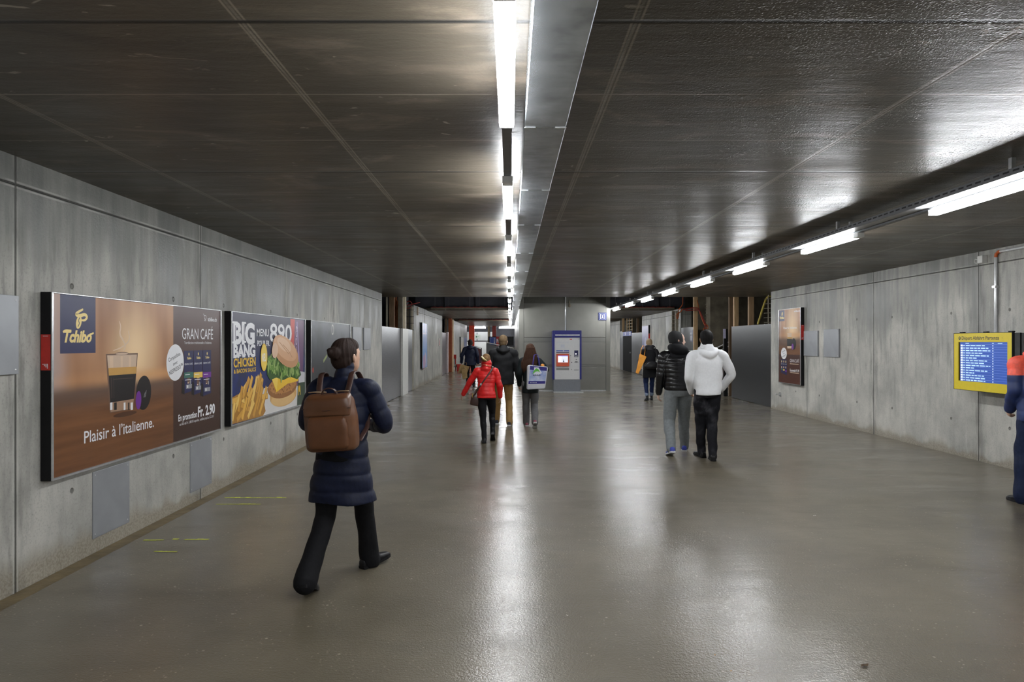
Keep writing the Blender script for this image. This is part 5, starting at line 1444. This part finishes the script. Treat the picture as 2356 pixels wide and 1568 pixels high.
        for q in (-1, 1):
            a, e, w = self.sh[q], self.elb[q], self.wri[q]
            a0 = a + Vector((-q * .055 * s, 0, .006 * s))
            w2 = e.lerp(w, sleeve_end)
            pk = (lambda t: 1 - min(.14, puff[1] * 11) * (1 - abs(math.sin(math.pi * t / (puff[0] * s)))) ** 2) if puff else None
            tube(bm, [a0, a + Vector((q * .004 * s, 0, -.012 * s)), a.lerp(e, .5), e, e.lerp(w2, .5), w2], [sleeve[0] * .95 * s, sleeve[0] * s, (sleeve[0] * .45 + sleeve[1] * .55) * s, sleeve[1] * s, (sleeve[1] * .5 + sleeve[2] * .5) * s, sleeve[2] * s], (1, 0, 0), 20, .008 if puff else .012, 3, pk)
            if cuff:
                d = (w2 - e).normalized(); tube(bm, [w2 - d * .02 * s, w2 + d * .035 * s], [sleeve[2] * .92 * s, sleeve[2] * .85 * s], (1, 0, 0), 16)
        nk = self.neck
        if collar:       # (height, radius) standing collar
            hh, rr = collar
            tube(bm, [nk + Vector((0, -.01 * s, -.06 * s)), nk + Vector((0, 0, hh * .35 * s)), nk + Vector((0, .01 * s, hh * s))], [(rr * 1.25 * s, rr * 1.2 * s), (rr * s, rr * 1.05 * s), (rr * 1.02 * s, rr * 1.1 * s)], (1, 0, 0), 24, .008, 2,
                 (lambda t: 1 - .10 * (1 - abs(math.sin(math.pi * t / (.055 * s)))) ** 2) if puff else None)
        if hood:         # folded hood lying on the upper back
            k = hood
            tube(bm, [nk + Vector((-.085 * s, .035 * s, .015 * s)), nk + Vector((-.100 * s, -.045 * s, -.01 * s)), nk + Vector((-.060 * s, -.115 * s, -.045 * s * k)), nk + Vector((0, -.135 * s, -.065 * s * k)), nk + Vector((.060 * s, -.115 * s, -.045 * s * k)), nk + Vector((.100 * s, -.045 * s, -.01 * s)), nk + Vector((.085 * s, .035 * s, .015 * s))],
                 [.030 * s, .042 * s, .052 * s * k, .058 * s * k, .052 * s * k, .042 * s, .030 * s], (0, 0, 1), 16, .015)
            tube(bm, [nk + Vector((0, -.085 * s, .045 * s)), nk + Vector((0, -.120 * s, -.03 * s)), nk + Vector((0, -.115 * s, -.12 * s * k))], [(.060 * s, .035 * s), (.100 * s, .045 * s), (.055 * s, .03 * s)], (1, 0, 0), 18, .015)
        if wrap: wrap(bm, self)
        return bake(name, bm, m, self.root, voxel, 3 if puff else 5, folds(fold, seed, .8, 1.0))

def cloth(name, rgb, rough=.75, var=.25, scale=40, bump=.0008, spec=.18): return simple('cloth_' + name, rgb, rough, 0, var, scale, bump, spec)
def faded(name, lo, hi):
    m, nt, b = new_mat('cloth_' + name); n = N(nt); v, x, y, z = n.obj()
    f_ = n.remap(n.noise(n.comb(x, y, n.math('MULTIPLY', z, .8)), 6.5, 3.0, .5), .46, .70, 0, 1, True); g_ = n.noise(v, 70, 3)
    wear = n.math('MULTIPLY', f_, n.remap(z, .45, .75, .35, 1.0))
    n.put(b.inputs['Base Color'], n.mix(n.remap(g_, .35, .65, 0, .3), n.mix(wear, lo, hi), lo)); b.inputs['Roughness'].default_value = .8; b.inputs['Specular IOR Level'].default_value = .18
    n.put(b.inputs['Normal'], n.bump(n.noise(v, 45, 3), 1, .001)); return m
def strap(bm, pts, w, th, ref=(1, 0, 0), n=8): tube(bm, pts, [(w, th)] * len(pts), ref, n, .02, 2)

CL_NAVY = cloth('navy', (0.006, 0.009, 0.027), .55, spec=.25)
CL_BLACK = cloth('black', (0.0065, 0.0065, 0.008))
CL_BLACKSATIN = cloth('black_nylon', (0.006, 0.006, 0.007), .27, .25, 26, .0012, .5)
CL_RED = cloth('red_nylon', (0.60, 0.016, 0.016), .38, .10, 26, .0012, .35)
CL_WHITE = simple('cloth_white_fleece', (0.80, 0.805, 0.82), 0.85, 0, .04, 40, .0008)
CL_GREYPANT = cloth('grey_jersey', (0.205, 0.222, 0.232), .85, .12, 30)
CL_DENIM_BLK = faded('black_denim', (0.010, 0.010, 0.013), (0.085, 0.085, 0.098))
CL_DENIM = cloth('blue_denim', (0.012, 0.022, 0.070))
CL_TAN = simple('cloth_tan', (0.30, 0.175, 0.055), 0.75, 0, .12, 30, .0008)
CL_CHARCOAL = cloth('charcoal', (0.011, 0.0115, 0.013), .68, .35, 12, .001, .22)
CL_DARKGREY = simple('cloth_dark_grey', (0.070, 0.072, 0.076), 0.75, 0, .3, 20, .001)
LEATHER_TAN = simple('leather_tan', (0.118, 0.047, 0.019), 0.42, 0, .14, 9, .001)
LEATHER_BLACK = simple('leather_black', (0.007, 0.007, 0.008), 0.4, 0, .2, 20, .0006, .3)
LEATHER_BROWN = simple('leather_brown', (0.050, 0.022, 0.016), 0.4, 0, .2, 20, .0006)
SOLE_WHITE = simple('sole_white', (0.62, 0.62, 0.62), .5)

# ---- 1: woman with the tan backpack, nearest
f = Figure('woman in long navy coat with a tan backpack, nearest walker on the left', -1.125, 4.56, 1.665, rz=math.radians(-6),
           feet={-1: (-.125, -.34, .06, .42), 1: (.075, .30, -.50, -.12)}, lean=.05, hands={-1: ((.03, .25, -.30), (-.8, -.6, -.5)), 1: ((-.04, .25, -.30), (.7, -.6, -.5))}, head_yaw=-.35, head_pitch=-.10, shoulder=.185)
f.body(.9); f.hair('bun', (0.022, 0.012, 0.009))
f.trousers(CL_BLACK, (.095, .088, .070, .068, .076), seed=11, hem=-.025)
f.shoes(LEATHER_BLACK, M_BLACK, 1.0, .0)
f.top(CL_NAVY, [(-.31, .236, .152, .005), (-.24, .228, .148), (-.10, .205, .142), (.06, .180, .130), (.20, .172, .120), (.33, .185, .122), (.44, .185, .112), (.50, .135, .088), (.545, .075, .070)], (.076, .064, .052), 12, .0055, (.115, .010), 'coat', collar=(.075, .068))
for q in (-1, 1):
    bm = bmesh.new(); d = (f.wri[q] - f.elb[q]).normalized()
    hand(bm, f.wri[q] - d * .01, d, Vector((-q, .1, 0)), f.s * 1.14, 1 if (d.cross(Vector((-q, .1, 0)))).y > 0 else -1, .9)
    bake('glove', bm, CL_BLACK, f.root, .006, 2)
B = Matrix.Translation((-1.14, 4.56 - .205, 1.085)) @ Matrix.Diagonal((1, 1, .90, 1)) @ Matrix.Rotation(math.radians(-6), 4, 'Z') @ Matrix.Rotation(math.radians(4), 4, 'X') @ Matrix.Rotation(math.radians(-3), 4, 'Y')
t = bpy.data.objects.new('backpack', None); COL.objects.link(t); t.matrix_world = B; tag(t, 'tan leather backpack on the back of the woman in the navy coat', 'backpack')
def pillow(bm, w, d, h, y0=0.0, z0=0.0, top=.86):
    loft(bm, [(z0 - h, 0, y0, w * .86, d * .72), (z0 - h * .93, 0, y0, w * .97, d * .95), (z0 - h * .5, 0, y0, w, d), (z0 + h * .3, 0, y0, w * .98, d * .96), (z0 + h * .75, 0, y0, w * .92, d * .8), (z0 + h * .95, 0, y0, w * top, d * .55), (z0 + h, 0, y0, w * top * .8, d * .3)], .01, 36, None, 4.0)
bm = bmesh.new(); pillow(bm, .168, .085, .195); bake('bag', bm, LEATHER_TAN, t, .0065, 4, folds(.003, 5))
bm = bmesh.new(); pillow(bm, .135, .035, .115, -.072, -.055, .95); bake('front_pocket', bm, simple('leather_tan_pocket', (0.110, 0.042, 0.016), .42, 0, .14, 9, .001), t, .0065, 4, folds(.002, 6))
bm = bmesh.new(); loft(bm, [(.06, 0, -.068, .150, .022), (.13, 0, -.055, .158, .035), (.185, 0, -.02, .150, .062), (.205, 0, 0, .13, .05)], .008, 30, None, 3.5); bake('flap', bm, simple('leather_flap', (0.102, 0.041, 0.017), .38, 0, .14, 9, .001), t, .0065, 4, folds(.0025, 8))
bm = bmesh.new(); tube(bm, [(-.155, -.075, .115), (0, -.088, .10), (.155, -.075, .115)], .004, (0, 0, 1), 6); obj('piping', bm, LEATHER_BROWN, t, True)
bm = bmesh.new(); strap(bm, [(-.05, .01, .19), (-.045, -.0, .235), (0, -.01, .25), (.045, 0, .235), (.05, .01, .19)], .014, .005, (0, 1, 0)); obj('handle', bm, LEATHER_BROWN, t, True)
for q in (-1, 1):
    bm = bmesh.new(); strap(bm, [(q * .085, .05, .15), (q * .10, .09, .24), (q * .105, .155, .335), (q * .11, .245, .33), (q * .125, .315, .22), (q * .145, .31, .05), (q * .16, .20, -.09), (q * .15, .07, -.15)], .020, .006); obj('shoulder_strap', bm, LEATHER_BROWN, t, True)
    bm = bmesh.new(); tube(bm, [(q * .03, .02, .215), (q * .08, -.02, .225), (q * .13, -.01, .222)], .005, (0, 0, 1), 6); obj('zip_edge', bm, simple('zip_brass', (0.45, 0.32, 0.20), .3, .7), t, True)

# ---- 2: red jacket
f = Figure('short woman in bright red puffer jacket and black boots', -.385, 10.95, 1.40, rz=math.radians(2), feet={-1: (-.03, -.16, .08, .05), 1: (.10, -.02, -.05, .70)}, lean=.03, hands={-1: ((-.27, .10, -.47), (-.6, -1, 0)), 1: ((.09, .06, -.52), (.4, -1, 0))}, shoulder=.19, skin=(0.55, 0.33, 0.24), head_yaw=-.1)
f.body(.4); f.hair('bun', (0.19, 0.105, 0.045))
bm = bmesh.new(); tube(bm, [f.HM @ Vector((-.06, -.135, .06)), f.HM @ Vector((-.03, -.16, .03)), f.HM @ Vector((.02, -.155, .0))], [.012, .018, .010], (1, 0, 0), 8, .01); obj('hair_clip', bm, simple('clip_gold', (0.75, 0.62, 0.30), .25, .6), f.root, True)
f.trousers(CL_BLACK, (.098, .094, .066, .060, .050), (.165, .125), 21)
f.shoes(LEATHER_BLACK, M_BLACK, 1.08, .24)
f.top(CL_RED, [(-.05, .195, .160), (.03, .190, .156), (.14, .174, .138), (.24, .175, .125), (.36, .190, .125), (.45, .182, .110), (.51, .125, .090), (.55, .08, .075)], (.074, .062, .052), 22, .004, (.082, .007), 'jacket', collar=(.080, .108))
bm = bmesh.new(); P_ = f.neck
tube(bm, [P_ + Vector((-.045, -.086, .050)), P_ + Vector((.0, -.098, .038)), P_ + Vector((.07, -.078, .020))], .0045, (0, 0, 1), 6); obj('collar_zip', bm, simple('zip_gold', (0.85, 0.60, 0.35), .25, .7), f.root, True)
t = thing('crossbody_bag', 'small brown shoulder bag hanging on the left hip of the woman in red', 'handbag', (-.385 - .175, 10.93, .665))
bm = bmesh.new(); pillow(bm, .075, .04, .085); o = bake('bag', bm, LEATHER_BROWN, t, .006, 3); o.rotation_euler = (0, math.radians(12), 0)
z0 = .665
bm = bmesh.new(); strap(bm, [(-.03, -.03, .07), (.0, -.115, .10), (.07, -.165, .22), (.17, -.165, .36), (.25, -.135, .47), (.285, -.08, .535), (.27, -.0, .55), (.22, .11, .48), (.08, .17, .25), (-.04, .06, .08)], .013, .005); obj('strap', bm, LEATHER_BROWN, t, True)
obj('buckle', bx(.085, .11, -.178, -.168, .25, .285), M_ALU, t); bm = bmesh.new(); tube(bm, [(-.04, -.045, .05), (-.045, -.05, .09), (-.035, -.045, .11)], .006, (1, 0, 0), 6); obj('ring', bm, simple('brass', (0.6, 0.42, 0.12), .3, .8), t, True)

# ---- 3: man in dark jacket, tan trousers
f = Figure('man in charcoal jacket and tan trousers behind the woman in red', -.135, 13.1, 1.745, rz=0, feet={-1: (-.13, .22, .1, -.10), 1: (.115, -.10, -.12, .02)}, lean=.02, hands={-1: ((-.06, .10, -.53), (-.4, -1, 0)), 1: ((.11, -.02, -.54), (.4, -1, 0))}, shoulder=.205, skin=(0.52, 0.32, 0.23), head_yaw=-.15)
f.body(.5); f.hair('short', (0.145, 0.095, 0.05))
f.trousers(CL_TAN, (.098, .092, .070, .068, .064), seed=31)
f.shoes(simple('canvas_navy', (0.02, 0.022, 0.035), .7), SOLE_WHITE, 1.02)
f.top(CL_CHARCOAL, [(-.12, .212, .155), (0, .208, .150), (.14, .200, .142), (.28, .208, .142), (.40, .212, .135), (.47, .180, .105), (.53, .10, .085)], (.082, .070, .056), 32, .005, None, 'jacket', collar=(.06, .075), hood=.7)

# ---- 4: woman with long hair and shopping bag
f = Figure('woman with very long brown hair and grey trousers carrying a shopping bag', .375, 12.75, 1.60, rz=math.radians(3), feet={-1: (-.05, .26, .08, -.08), 1: (.065, -.26, -.05, .62)}, lean=.02, hands={-1: ((-.05, .05, -.50), (-.3, -1, 0)), 1: ((.085, .06, -.26), (.5, -1, -.2))}, shoulder=.17, head_yaw=.1)
f.body(.7); f.hair('long', (0.048, 0.021, 0.011))
f.trousers(simple('cloth_grey_wool', (0.12, 0.12, 0.125), .8, 0, .12, 30, .0008), (.092, .092, .076, .076, .070), seed=41)
f.shoes(simple('shoe_berry', (0.26, 0.06, 0.09), .5), SOLE_WHITE)
f.top(cloth('black_teal', (0.006, 0.009, 0.010)), [(-.18, .165, .125), (-.05, .165, .125), (.12, .152, .115), (.30, .172, .115), (.42, .172, .108), (.49, .12, .085), (.54, .07, .07)], (.070, .058, .046), 42, .004, None, 'coat')
t = thing('shopping_bag', 'big white and blue shopping bag hung from the arm of the long-haired woman', 'shopping bag', (.475, 12.40, .74), math.radians(4))
bm = bmesh.new()
prism(bm, [(-.175, 0), (.150, .02), (.205, .40), (.19, .41), (-.135, .44), (-.165, .42)], 'Y', -.085, .085)
bmesh.ops.bevel(bm, geom=bm.edges[:], offset=.012, segments=2, affect='EDGES')
obj('bag', bm, simple('bag_white', (0.60, 0.61, 0.66), .35, 0, .05, 6, .004), t)
P = Print(); pr = [(-.15, .135), (.15, .145), (.182, .385), (-.125, .41)]
P.poly(pr, grad_print('bag_sky', 1, .12, .42, (0.42, 0.50, 0.72), (0.16, 0.24, 0.60), (0.66, 0.70, 0.82), 7)); P.poly([(-.128, .36), (.178, .335), (.184, .40), (-.122, .43)], ink('bag_navy', (0.035, 0.03, 0.22)))
P.poly([(-.05, .40), (.03, .40), (.09, .30), (.04, .27), (-.06, .28)], ink('bag_pale', (0.74, 0.76, 0.85)))
P.poly([(-.085, .275), (-.055, .345), (-.01, .385), (.035, .36), (.055, .31), (.02, .33), (-.02, .325), (-.05, .30)], ink('bag_green', (0.13, 0.50, 0.07)))
for k in range(4): P.line([(-.07 + .035 * k, .245), (-.055 + .035 * k, .275), (-.045 + .035 * k, .245)], .009, I_TEXT)
P.poly([(-.155, .10), (.148, .105), (.152, .155), (-.152, .155)], ink('bag_navy', (0.035, 0.03, 0.22)))
for k in range(5): P.rect(-.12 + .025 * k, .12, -.105 + .025 * k, .132, I_PALE)
o = P.build('print', t, 0); o.matrix_local = Matrix(((1, 0, 0, 0), (0, 0, -1, -.0868), (0, 1, 0, 0), (0, 0, 0, 1)))
for yy in (-.07, .07):
    bm = bmesh.new(); strap(bm, [(-.07, yy, .42), (-.055, yy * .8, .52), (-.03, yy * .6 + .10, .63), (.03, yy * .6 + .10, .63), (.045, yy * .8, .52), (.06, yy, .41)], .016, .004, (0, 1, 0)); obj('handle', bm, ink('handle_navy', (0.05, 0.04, 0.26)), t, True)
tag(obj('scarf_end', (lambda b: (ball(b, (0.585, 12.39, 1.175), (.035, .03, .028)), b)[1])(bmesh.new()), simple('orange_knit', (0.75, 0.32, 0.06), .8), None, True), 'small orange item poking out of the shopping bag', 'item')

# ---- 5: far person in navy
f = Figure('person in long navy coat carrying paper bags far along the left passage', -1.42, 24.2, 1.69, rz=0, feet={-1: (-.09, -.05, .1, .05), 1: (.11, .14, -.1, .0)}, lean=.02, hands={-1: ((-.13, .02, -.50), (-.5, -1, 0)), 1: ((.09, .03, -.52), (.4, -1, 0))}, shoulder=.195, skin=(0.45, 0.26, 0.18))
f.body(.8); f.hair('cap', (0.020, 0.012, 0.010)); f.trousers(CL_BLACK, (.092, .086, .066, .060, .052), seed=51); f.shoes(LEATHER_BLACK, M_BLACK)
f.top(CL_NAVY, [(-.12, .230, .150), (0, .215, .145), (.14, .195, .135), (.30, .205, .135), (.42, .205, .120), (.50, .12, .09), (.55, .07, .07)], (.080, .068, .054), 52, .006, None, 'coat', hood=.8)
CL_PAPER = simple('paper_bag', (0.33, 0.215, 0.085), .7, 0, .25, 7, .004)
def paper_bag(label, x, y, z, w, h, rot, rz=0):
    t = thing('paper_bag', label, 'bag', (x, y, z), rz)
    bm = bmesh.new(); prism(bm, [(-w / 2, 0), (w / 2, .02), (w / 2 + .02, h), (-w / 2 - .01, h - .03)], 'Y', -.06, .06); bmesh.ops.bevel(bm, geom=bm.edges[:], offset=.008, segments=2, affect='EDGES')
    o = obj('bag', bm, CL_PAPER, t); o.rotation_euler = (0, rot, 0)
    for yy in (-.04, .04):
        bm = bmesh.new(); strap(bm, [(-.06, yy, h - .02), (-.03, yy * .4, h + .10), (.03, yy * .4, h + .10), (.06, yy, h - .02)], .006, .004, (0, 1, 0)); o = obj('handle', bm, CL_PAPER, t, True); o.rotation_euler = (0, rot, 0)
paper_bag('brown paper bag in the left hand of the distant person in navy', -1.70, 24.1, .47, .30, .33, math.radians(18))
paper_bag('smaller tan paper bag hanging lower beside the distant person in navy', -1.585, 23.98, .30, .16, .36, math.radians(-8))
t = thing('carrier_bag', 'small white carrier bag in the right hand of the distant person in navy', 'bag', (-1.13, 24.2, .36))
bm = bmesh.new(); loft(bm, [(0, 0, 0, .06, .05), (.08, 0, 0, .085, .06), (.22, 0, 0, .065, .045), (.34, 0, 0, .02, .015)], .02, 16); obj('bag', bm, simple('plastic_white', (0.62, 0.60, 0.58), .35, 0, .2, 12, .005), t, True)

# ---- 6: woman with orange tote
f = Figure('woman in dark coat with rolled jeans and cropped fair hair, far right walker', 3.80, 18.6, 1.69, rz=0, feet={-1: (-.085, -.12, .08, .10), 1: (.085, .16, -.08, .02)}, lean=.02, hands={-1: ((-.06, .16, -.44), (-.5, -1, 0)), 1: ((.11, .03, -.50), (.6, -1, 0))}, shoulder=.175, head_yaw=-.25, skin=(0.55, 0.34, 0.25))
f.body(.6); f.hair('short', (0.23, 0.165, 0.10)); f.trousers(CL_DENIM, (.088, .084, .066, .058, .050), seed=61, hem=.10); f.shoes(LEATHER_BLACK, M_BLACK, .95, .10)
bm = bmesh.new()
for q in (-1, 1):
    a = f.ank[q]; u = (f.knee[q] - a).normalized(); tube(bm, [a + u * .075, a + u * .125], [.056, .055], (1, 0, 0), 16)
bake('turn_up', bm, simple('denim_inside', (0.16, 0.20, 0.27), .75), f.root, .007, 3)
f.top(CL_BLACK, [(-.27, .200, .140), (-.12, .192, .138), (.05, .180, .130), (.2, .165, .118), (.33, .175, .118), (.43, .172, .108), (.50, .11, .085), (.54, .07, .07)], (.072, .060, .050), 62, .005, None, 'coat')
bm = bmesh.new()
for k in range(3):
    zz = -.035 + .045 * k; n_ = f.neck
    tube(bm, [n_ + Vector((.088 * math.cos(a), .085 * math.sin(a) + .005, zz + .008 * math.sin(3 * a + k))) for a in vrange(0, 2 * math.pi, 20)], .034, (0, 0, 1), 10)
bake('scarf', bm, simple('scarf_dark', (0.020, 0.021, 0.026), .8, 0, .3, 30, .001), f.root, .007, 3, folds(.003, 4))
t = thing('tote_bag', 'bright orange flat tote bag on the left shoulder of the woman in the dark coat', 'tote bag', (3.80 - .27, 18.52, .86), 0)
bm = bmesh.new(); prism(bm, [(-.13, -.10), (-.055, -.13), (.165, .34), (-.02, .42), (-.075, .12)], 'Y', -.03, .02); bmesh.ops.bevel(bm, geom=bm.edges[:], offset=.010, segments=2, affect='EDGES')
obj('bag', bm, simple('tote_orange', (0.85, 0.36, 0.045), .6, 0, .15, 5, .003), t)
for yy in (-.028, .018):
    bm = bmesh.new(); strap(bm, [(.0, yy, .40), (.02, yy - .02, .56), (.09, yy + .04, .655), (.13, yy + .09, .60), (.13, yy + .04, .50), (.10, yy, .36)], .018, .004, (0, 1, 0)); obj('handle', bm, simple('tote_orange', (0.85, 0.36, 0.045)), t, True)
t = thing('shoulder_bag', 'soft black shoulder bag across the back of the woman with the orange tote', 'handbag', (3.80, 18.42, .97))
bm = bmesh.new(); loft(bm, [(-.10, -.02, 0, .15, .05), (-.05, -.02, 0, .19, .075), (.04, 0, 0, .17, .065), (.10, .02, 0, .11, .03)], .012, 26, None, 3); bake('bag', bm, LEATHER_BLACK, t, .008, 3, folds(.006, 9))
bm = bmesh.new(); strap(bm, [(.10, .0, .06), (.14, .01, .13), (.165, .03, .30), (.13, .05, .44), (.12, .14, .53), (.12, .25, .47)], .012, .005); obj('strap', bm, LEATHER_BLACK, t, True)
bm = bmesh.new(); strap(bm, [(.08, -.02, .09), (.15, .0, .10), (.21, .06, .0), (.23, .12, -.15)], .010, .005); obj('strap', bm, simple('strap_grey', (0.36, 0.36, 0.37), .5), t, True)

# ---- 7: man with beanie
f = Figure('man in glossy black quilted jacket, black beanie and grey sweatpants', 2.405, 9.78, 1.775, rz=math.radians(-3), feet={-1: (-.135, -.30, .08, .30), 1: (.135, .24, -.20, -.05)}, lean=.03, hands={-1: ((-.055, .07, -.53), (-.3, -1, 0)), 1: ((.15, .02, -.54), (.5, -1, 0))}, shoulder=.20, head_yaw=-1.30, head_pitch=-.03, skin=(0.60, 0.40, 0.31))
f.body(.5)
bm = bmesh.new(); s = f.s
M = f.HM @ Matrix.Translation((0, .014, .004)) @ Matrix.Rotation(math.radians(3), 4, 'X')
loft(bm, [(-.035 * s, 0, -.028 * s, .084 * s, .102 * s), (-.012 * s, 0, -.030 * s, .089 * s, .108 * s), (.020 * s, 0, -.031 * s, .090 * s, .110 * s), (.05 * s, 0, -.034 * s, .090 * s, .110 * s), (.085 * s, 0, -.038 * s, .082 * s, .100 * s), (.115 * s, 0, -.045 * s, .064 * s, .078 * s), (.135 * s, 0, -.050 * s, .036 * s, .045 * s), (.142 * s, 0, -.052 * s, .012 * s, .016 * s)], .008, 26, None, 2.1, M)
bake('beanie', bm, simple('knit_black', (0.009, 0.009, 0.010), .85, 0, .3, 60, .001), f.root, .006, 3)
bm = bmesh.new()
for (x, y, z, a, b, c) in ((0, .078, -.088, .040, .022, .026), (.042, .048, -.070, .022, .040, .034), (-.042, .048, -.070, .022, .040, .034)): ball(bm, (x * s, y * s, z * s), (a * s, b * s, c * s), f.HM, 12, 8)
bake('stubble', bm, simple('stubble', (0.25, 0.15, 0.11), .7, 0, .4, 80), f.root, .006, 3)
f.trousers(CL_GREYPANT, (.100, .100, .082, .074, .062), (.168, .125), 71, .006)
f.shoes(simple('trainer_blue', (0.03, 0.05, 0.36), .5), SOLE_WHITE, 1.05)
f.top(CL_BLACKSATIN, [(-.005, .192, .145), (.05, .198, .150), (.16, .196, .146), (.28, .208, .146), (.40, .212, .138), (.475, .170, .108), (.53, .10, .09)], (.076, .062, .050), 72, .0014, (.060, .0065), 'jacket', collar=(.05, .085))
bm = bmesh.new(); n_ = f.neck
tube(bm, [n_ + Vector((-.08, .05, .045)), n_ + Vector((-.105, -.03, .05)), n_ + Vector((-.07, -.10, .03)), n_ + Vector((0, -.125, .015)), n_ + Vector((.07, -.10, .01)), n_ + Vector((.105, -.03, .0)), n_ + Vector((.09, .05, .0))], [.035, .052, .072, .080, .066, .050, .035], (0, 0, 1), 16, .015)
tube(bm, [n_ + Vector((0, -.02, -.10)), n_ + Vector((0, -.02, -.03)), n_ + Vector((0, -.01, .06))], [(.17, .12), (.125, .11), (.088, .09)], (1, 0, 0), 24, .02, 2)
bake('hood', bm, CL_BLACK, f.root, .007, 14, folds(.005, 73))

# ---- 8: white hoodie
f = Figure('man in white hooded sweatshirt and faded black jeans, hands in pockets', 2.69, 9.30, 1.765, rz=math.radians(2), feet={-1: (-.02, .16, .12, -.05), 1: (.035, -.12, -.22, .02)}, lean=.02, hands={-1: ((.02, .13, -.485), (-.7, -1, 0)), 1: ((.045, .15, -.46), (1.1, -.6, 0))}, shoulder=.205, head_yaw=-.12, head_pitch=-.05, skin=(0.42, 0.235, 0.15))
f.body(.8); f.hair('short', (0.007, 0.006, 0.006))
f.trousers(CL_DENIM_BLK, (.098, .096, .074, .066, .056), (.168, .125), 81, .006)
f.shoes(LEATHER_BLACK, M_BLACK, 1.05, .06)
f.top(CL_WHITE, [(-.045, .170, .152, 0, -.010), (-.02, .174, .154, 0, -.010), (.015, .176, .152, 0, -.008), (.035, .184, .150), (.14, .190, .142), (.28, .200, .140), (.40, .208, .132), (.475, .165, .105), (.53, .10, .09)], (.076, .064, .048), 82, .0045, None, 'hoodie', collar=(.05, .085), hood=1.0, cuff=True)

# ---- 9: worker at the right edge
f = Figure('person in navy work jacket with orange shoulders, cut by the right edge', 5.235, 6.72, 1.72, rz=math.radians(-8), feet={-1: (-.155, -.02, .1, .0), 1: (.13, .05, -.1, .0)}, lean=.06, hands={-1: ((.01, .14, -.48), (-.35, -1, 0)), 1: ((.04, .17, -.42), (1, -.6, 0))}, shoulder=.20, head_yaw=-.5, head_pitch=-.3, skin=(0.52, 0.32, 0.23))
f.body(.8); f.hair('cap', (0.06, 0.04, 0.03))
f.trousers(simple('cloth_work_navy', (0.008, 0.014, 0.040), .7, 0, .25, 30, .001, .2), (.105, .105, .088, .084, .082), (.175, .13), 91, .008)
f.shoes(LEATHER_BLACK, M_BLACK, 1.1, .08)
def two_tone():
    m, nt, b = new_mat('cloth_work_jacket'); n = N(nt); v, x, y, z = n.obj()
    fz = n.noise(v, 30, 3); zz = n.math('ADD', z, n.math('MULTIPLY', n.math('ABSOLUTE', x), .02))
    col = n.mix(n.math('GREATER_THAN', zz, f.hip_z + .355), (0.009, 0.024, 0.105), (0.88, 0.11, 0.065))
    n.put(b.inputs['Base Color'], n.mix(n.remap(fz, .35, .65, 0, .25), col, (0.02, 0.02, 0.03))); b.inputs['Roughness'].default_value = .55
    return m
f.top(two_tone(), [(-.10, .215, .155), (0, .215, .155), (.14, .212, .15), (.28, .215, .148), (.40, .215, .14), (.48, .165, .11), (.54, .10, .09)], (.080, .068, .054), 92, .006, (.13, .004), 'jacket', collar=(.07, .085), hood=.9)
bm = bmesh.new(); z_ = f.hip_z; X_ = f.pel.x
strap(bm, [(X_ - .16, .04, z_ - .02), (X_ - .14, -.125, z_ + .12), (X_ - .02, -.150, z_ + .30), (X_ + .09, -.125, z_ + .44), (X_ + .11, -.02, z_ + .535), (X_ + .09, .12, z_ + .48)], .020, .008); obj('strap', bm, CL_BLACK, f.root, True)

# ---- small litter on the wet floor
def leaf(label, x, y, L, rgb, rz):
    bm = bmesh.new(); pts = [(-.5, 0, 0), (-.2, .22, .10), (.2, .20, .05), (.5, .02, .14), (.2, -.18, .03), (-.2, -.2, .12)]
    c = bm.verts.new((0, 0, .004)); vs = [bm.verts.new((p[0] * L, p[1] * L, .003 + p[2] * L)) for p in pts]
    for i in range(6): bm.faces.new((c, vs[i], vs[(i + 1) % 6]))
    r = bmesh.ops.solidify(bm, geom=bm.faces[:], thickness=.0015)
    o = obj('dry_leaf', bm, simple('leaf_%.2f' % rgb[0], rgb, .6, 0, .3, 40)); o.location = (x, y, .002); o.rotation_euler = (0, 0, rz); tag(o, label, 'leaf')
def fl(px, py): d = EYE * F / (py - VY); return ((px - VX) * d / F, d)
leaf('dry brown leaf on the floor at the bottom right', *fl(1990, 1533), .055, (0.13, 0.08, 0.035), .4)
leaf('small orange leaf on the floor right of the bottom centre', *fl(1645, 1508), .018, (0.42, 0.22, 0.06), 1.2)
leaf('white paper scrap on the floor below the right wall', *fl(1874, 1187), .032, (0.68, 0.67, 0.62), .2)
leaf('pale stone chip on the floor in front of the ticket machine light streak', *fl(1305, 1417), .022, (0.55, 0.52, 0.46), 2.0)
leaf('tiny orange leaf scrap near the bottom edge, left of the dry leaf', *fl(1682, 1545), .015, (0.45, 0.25, 0.09), .7)
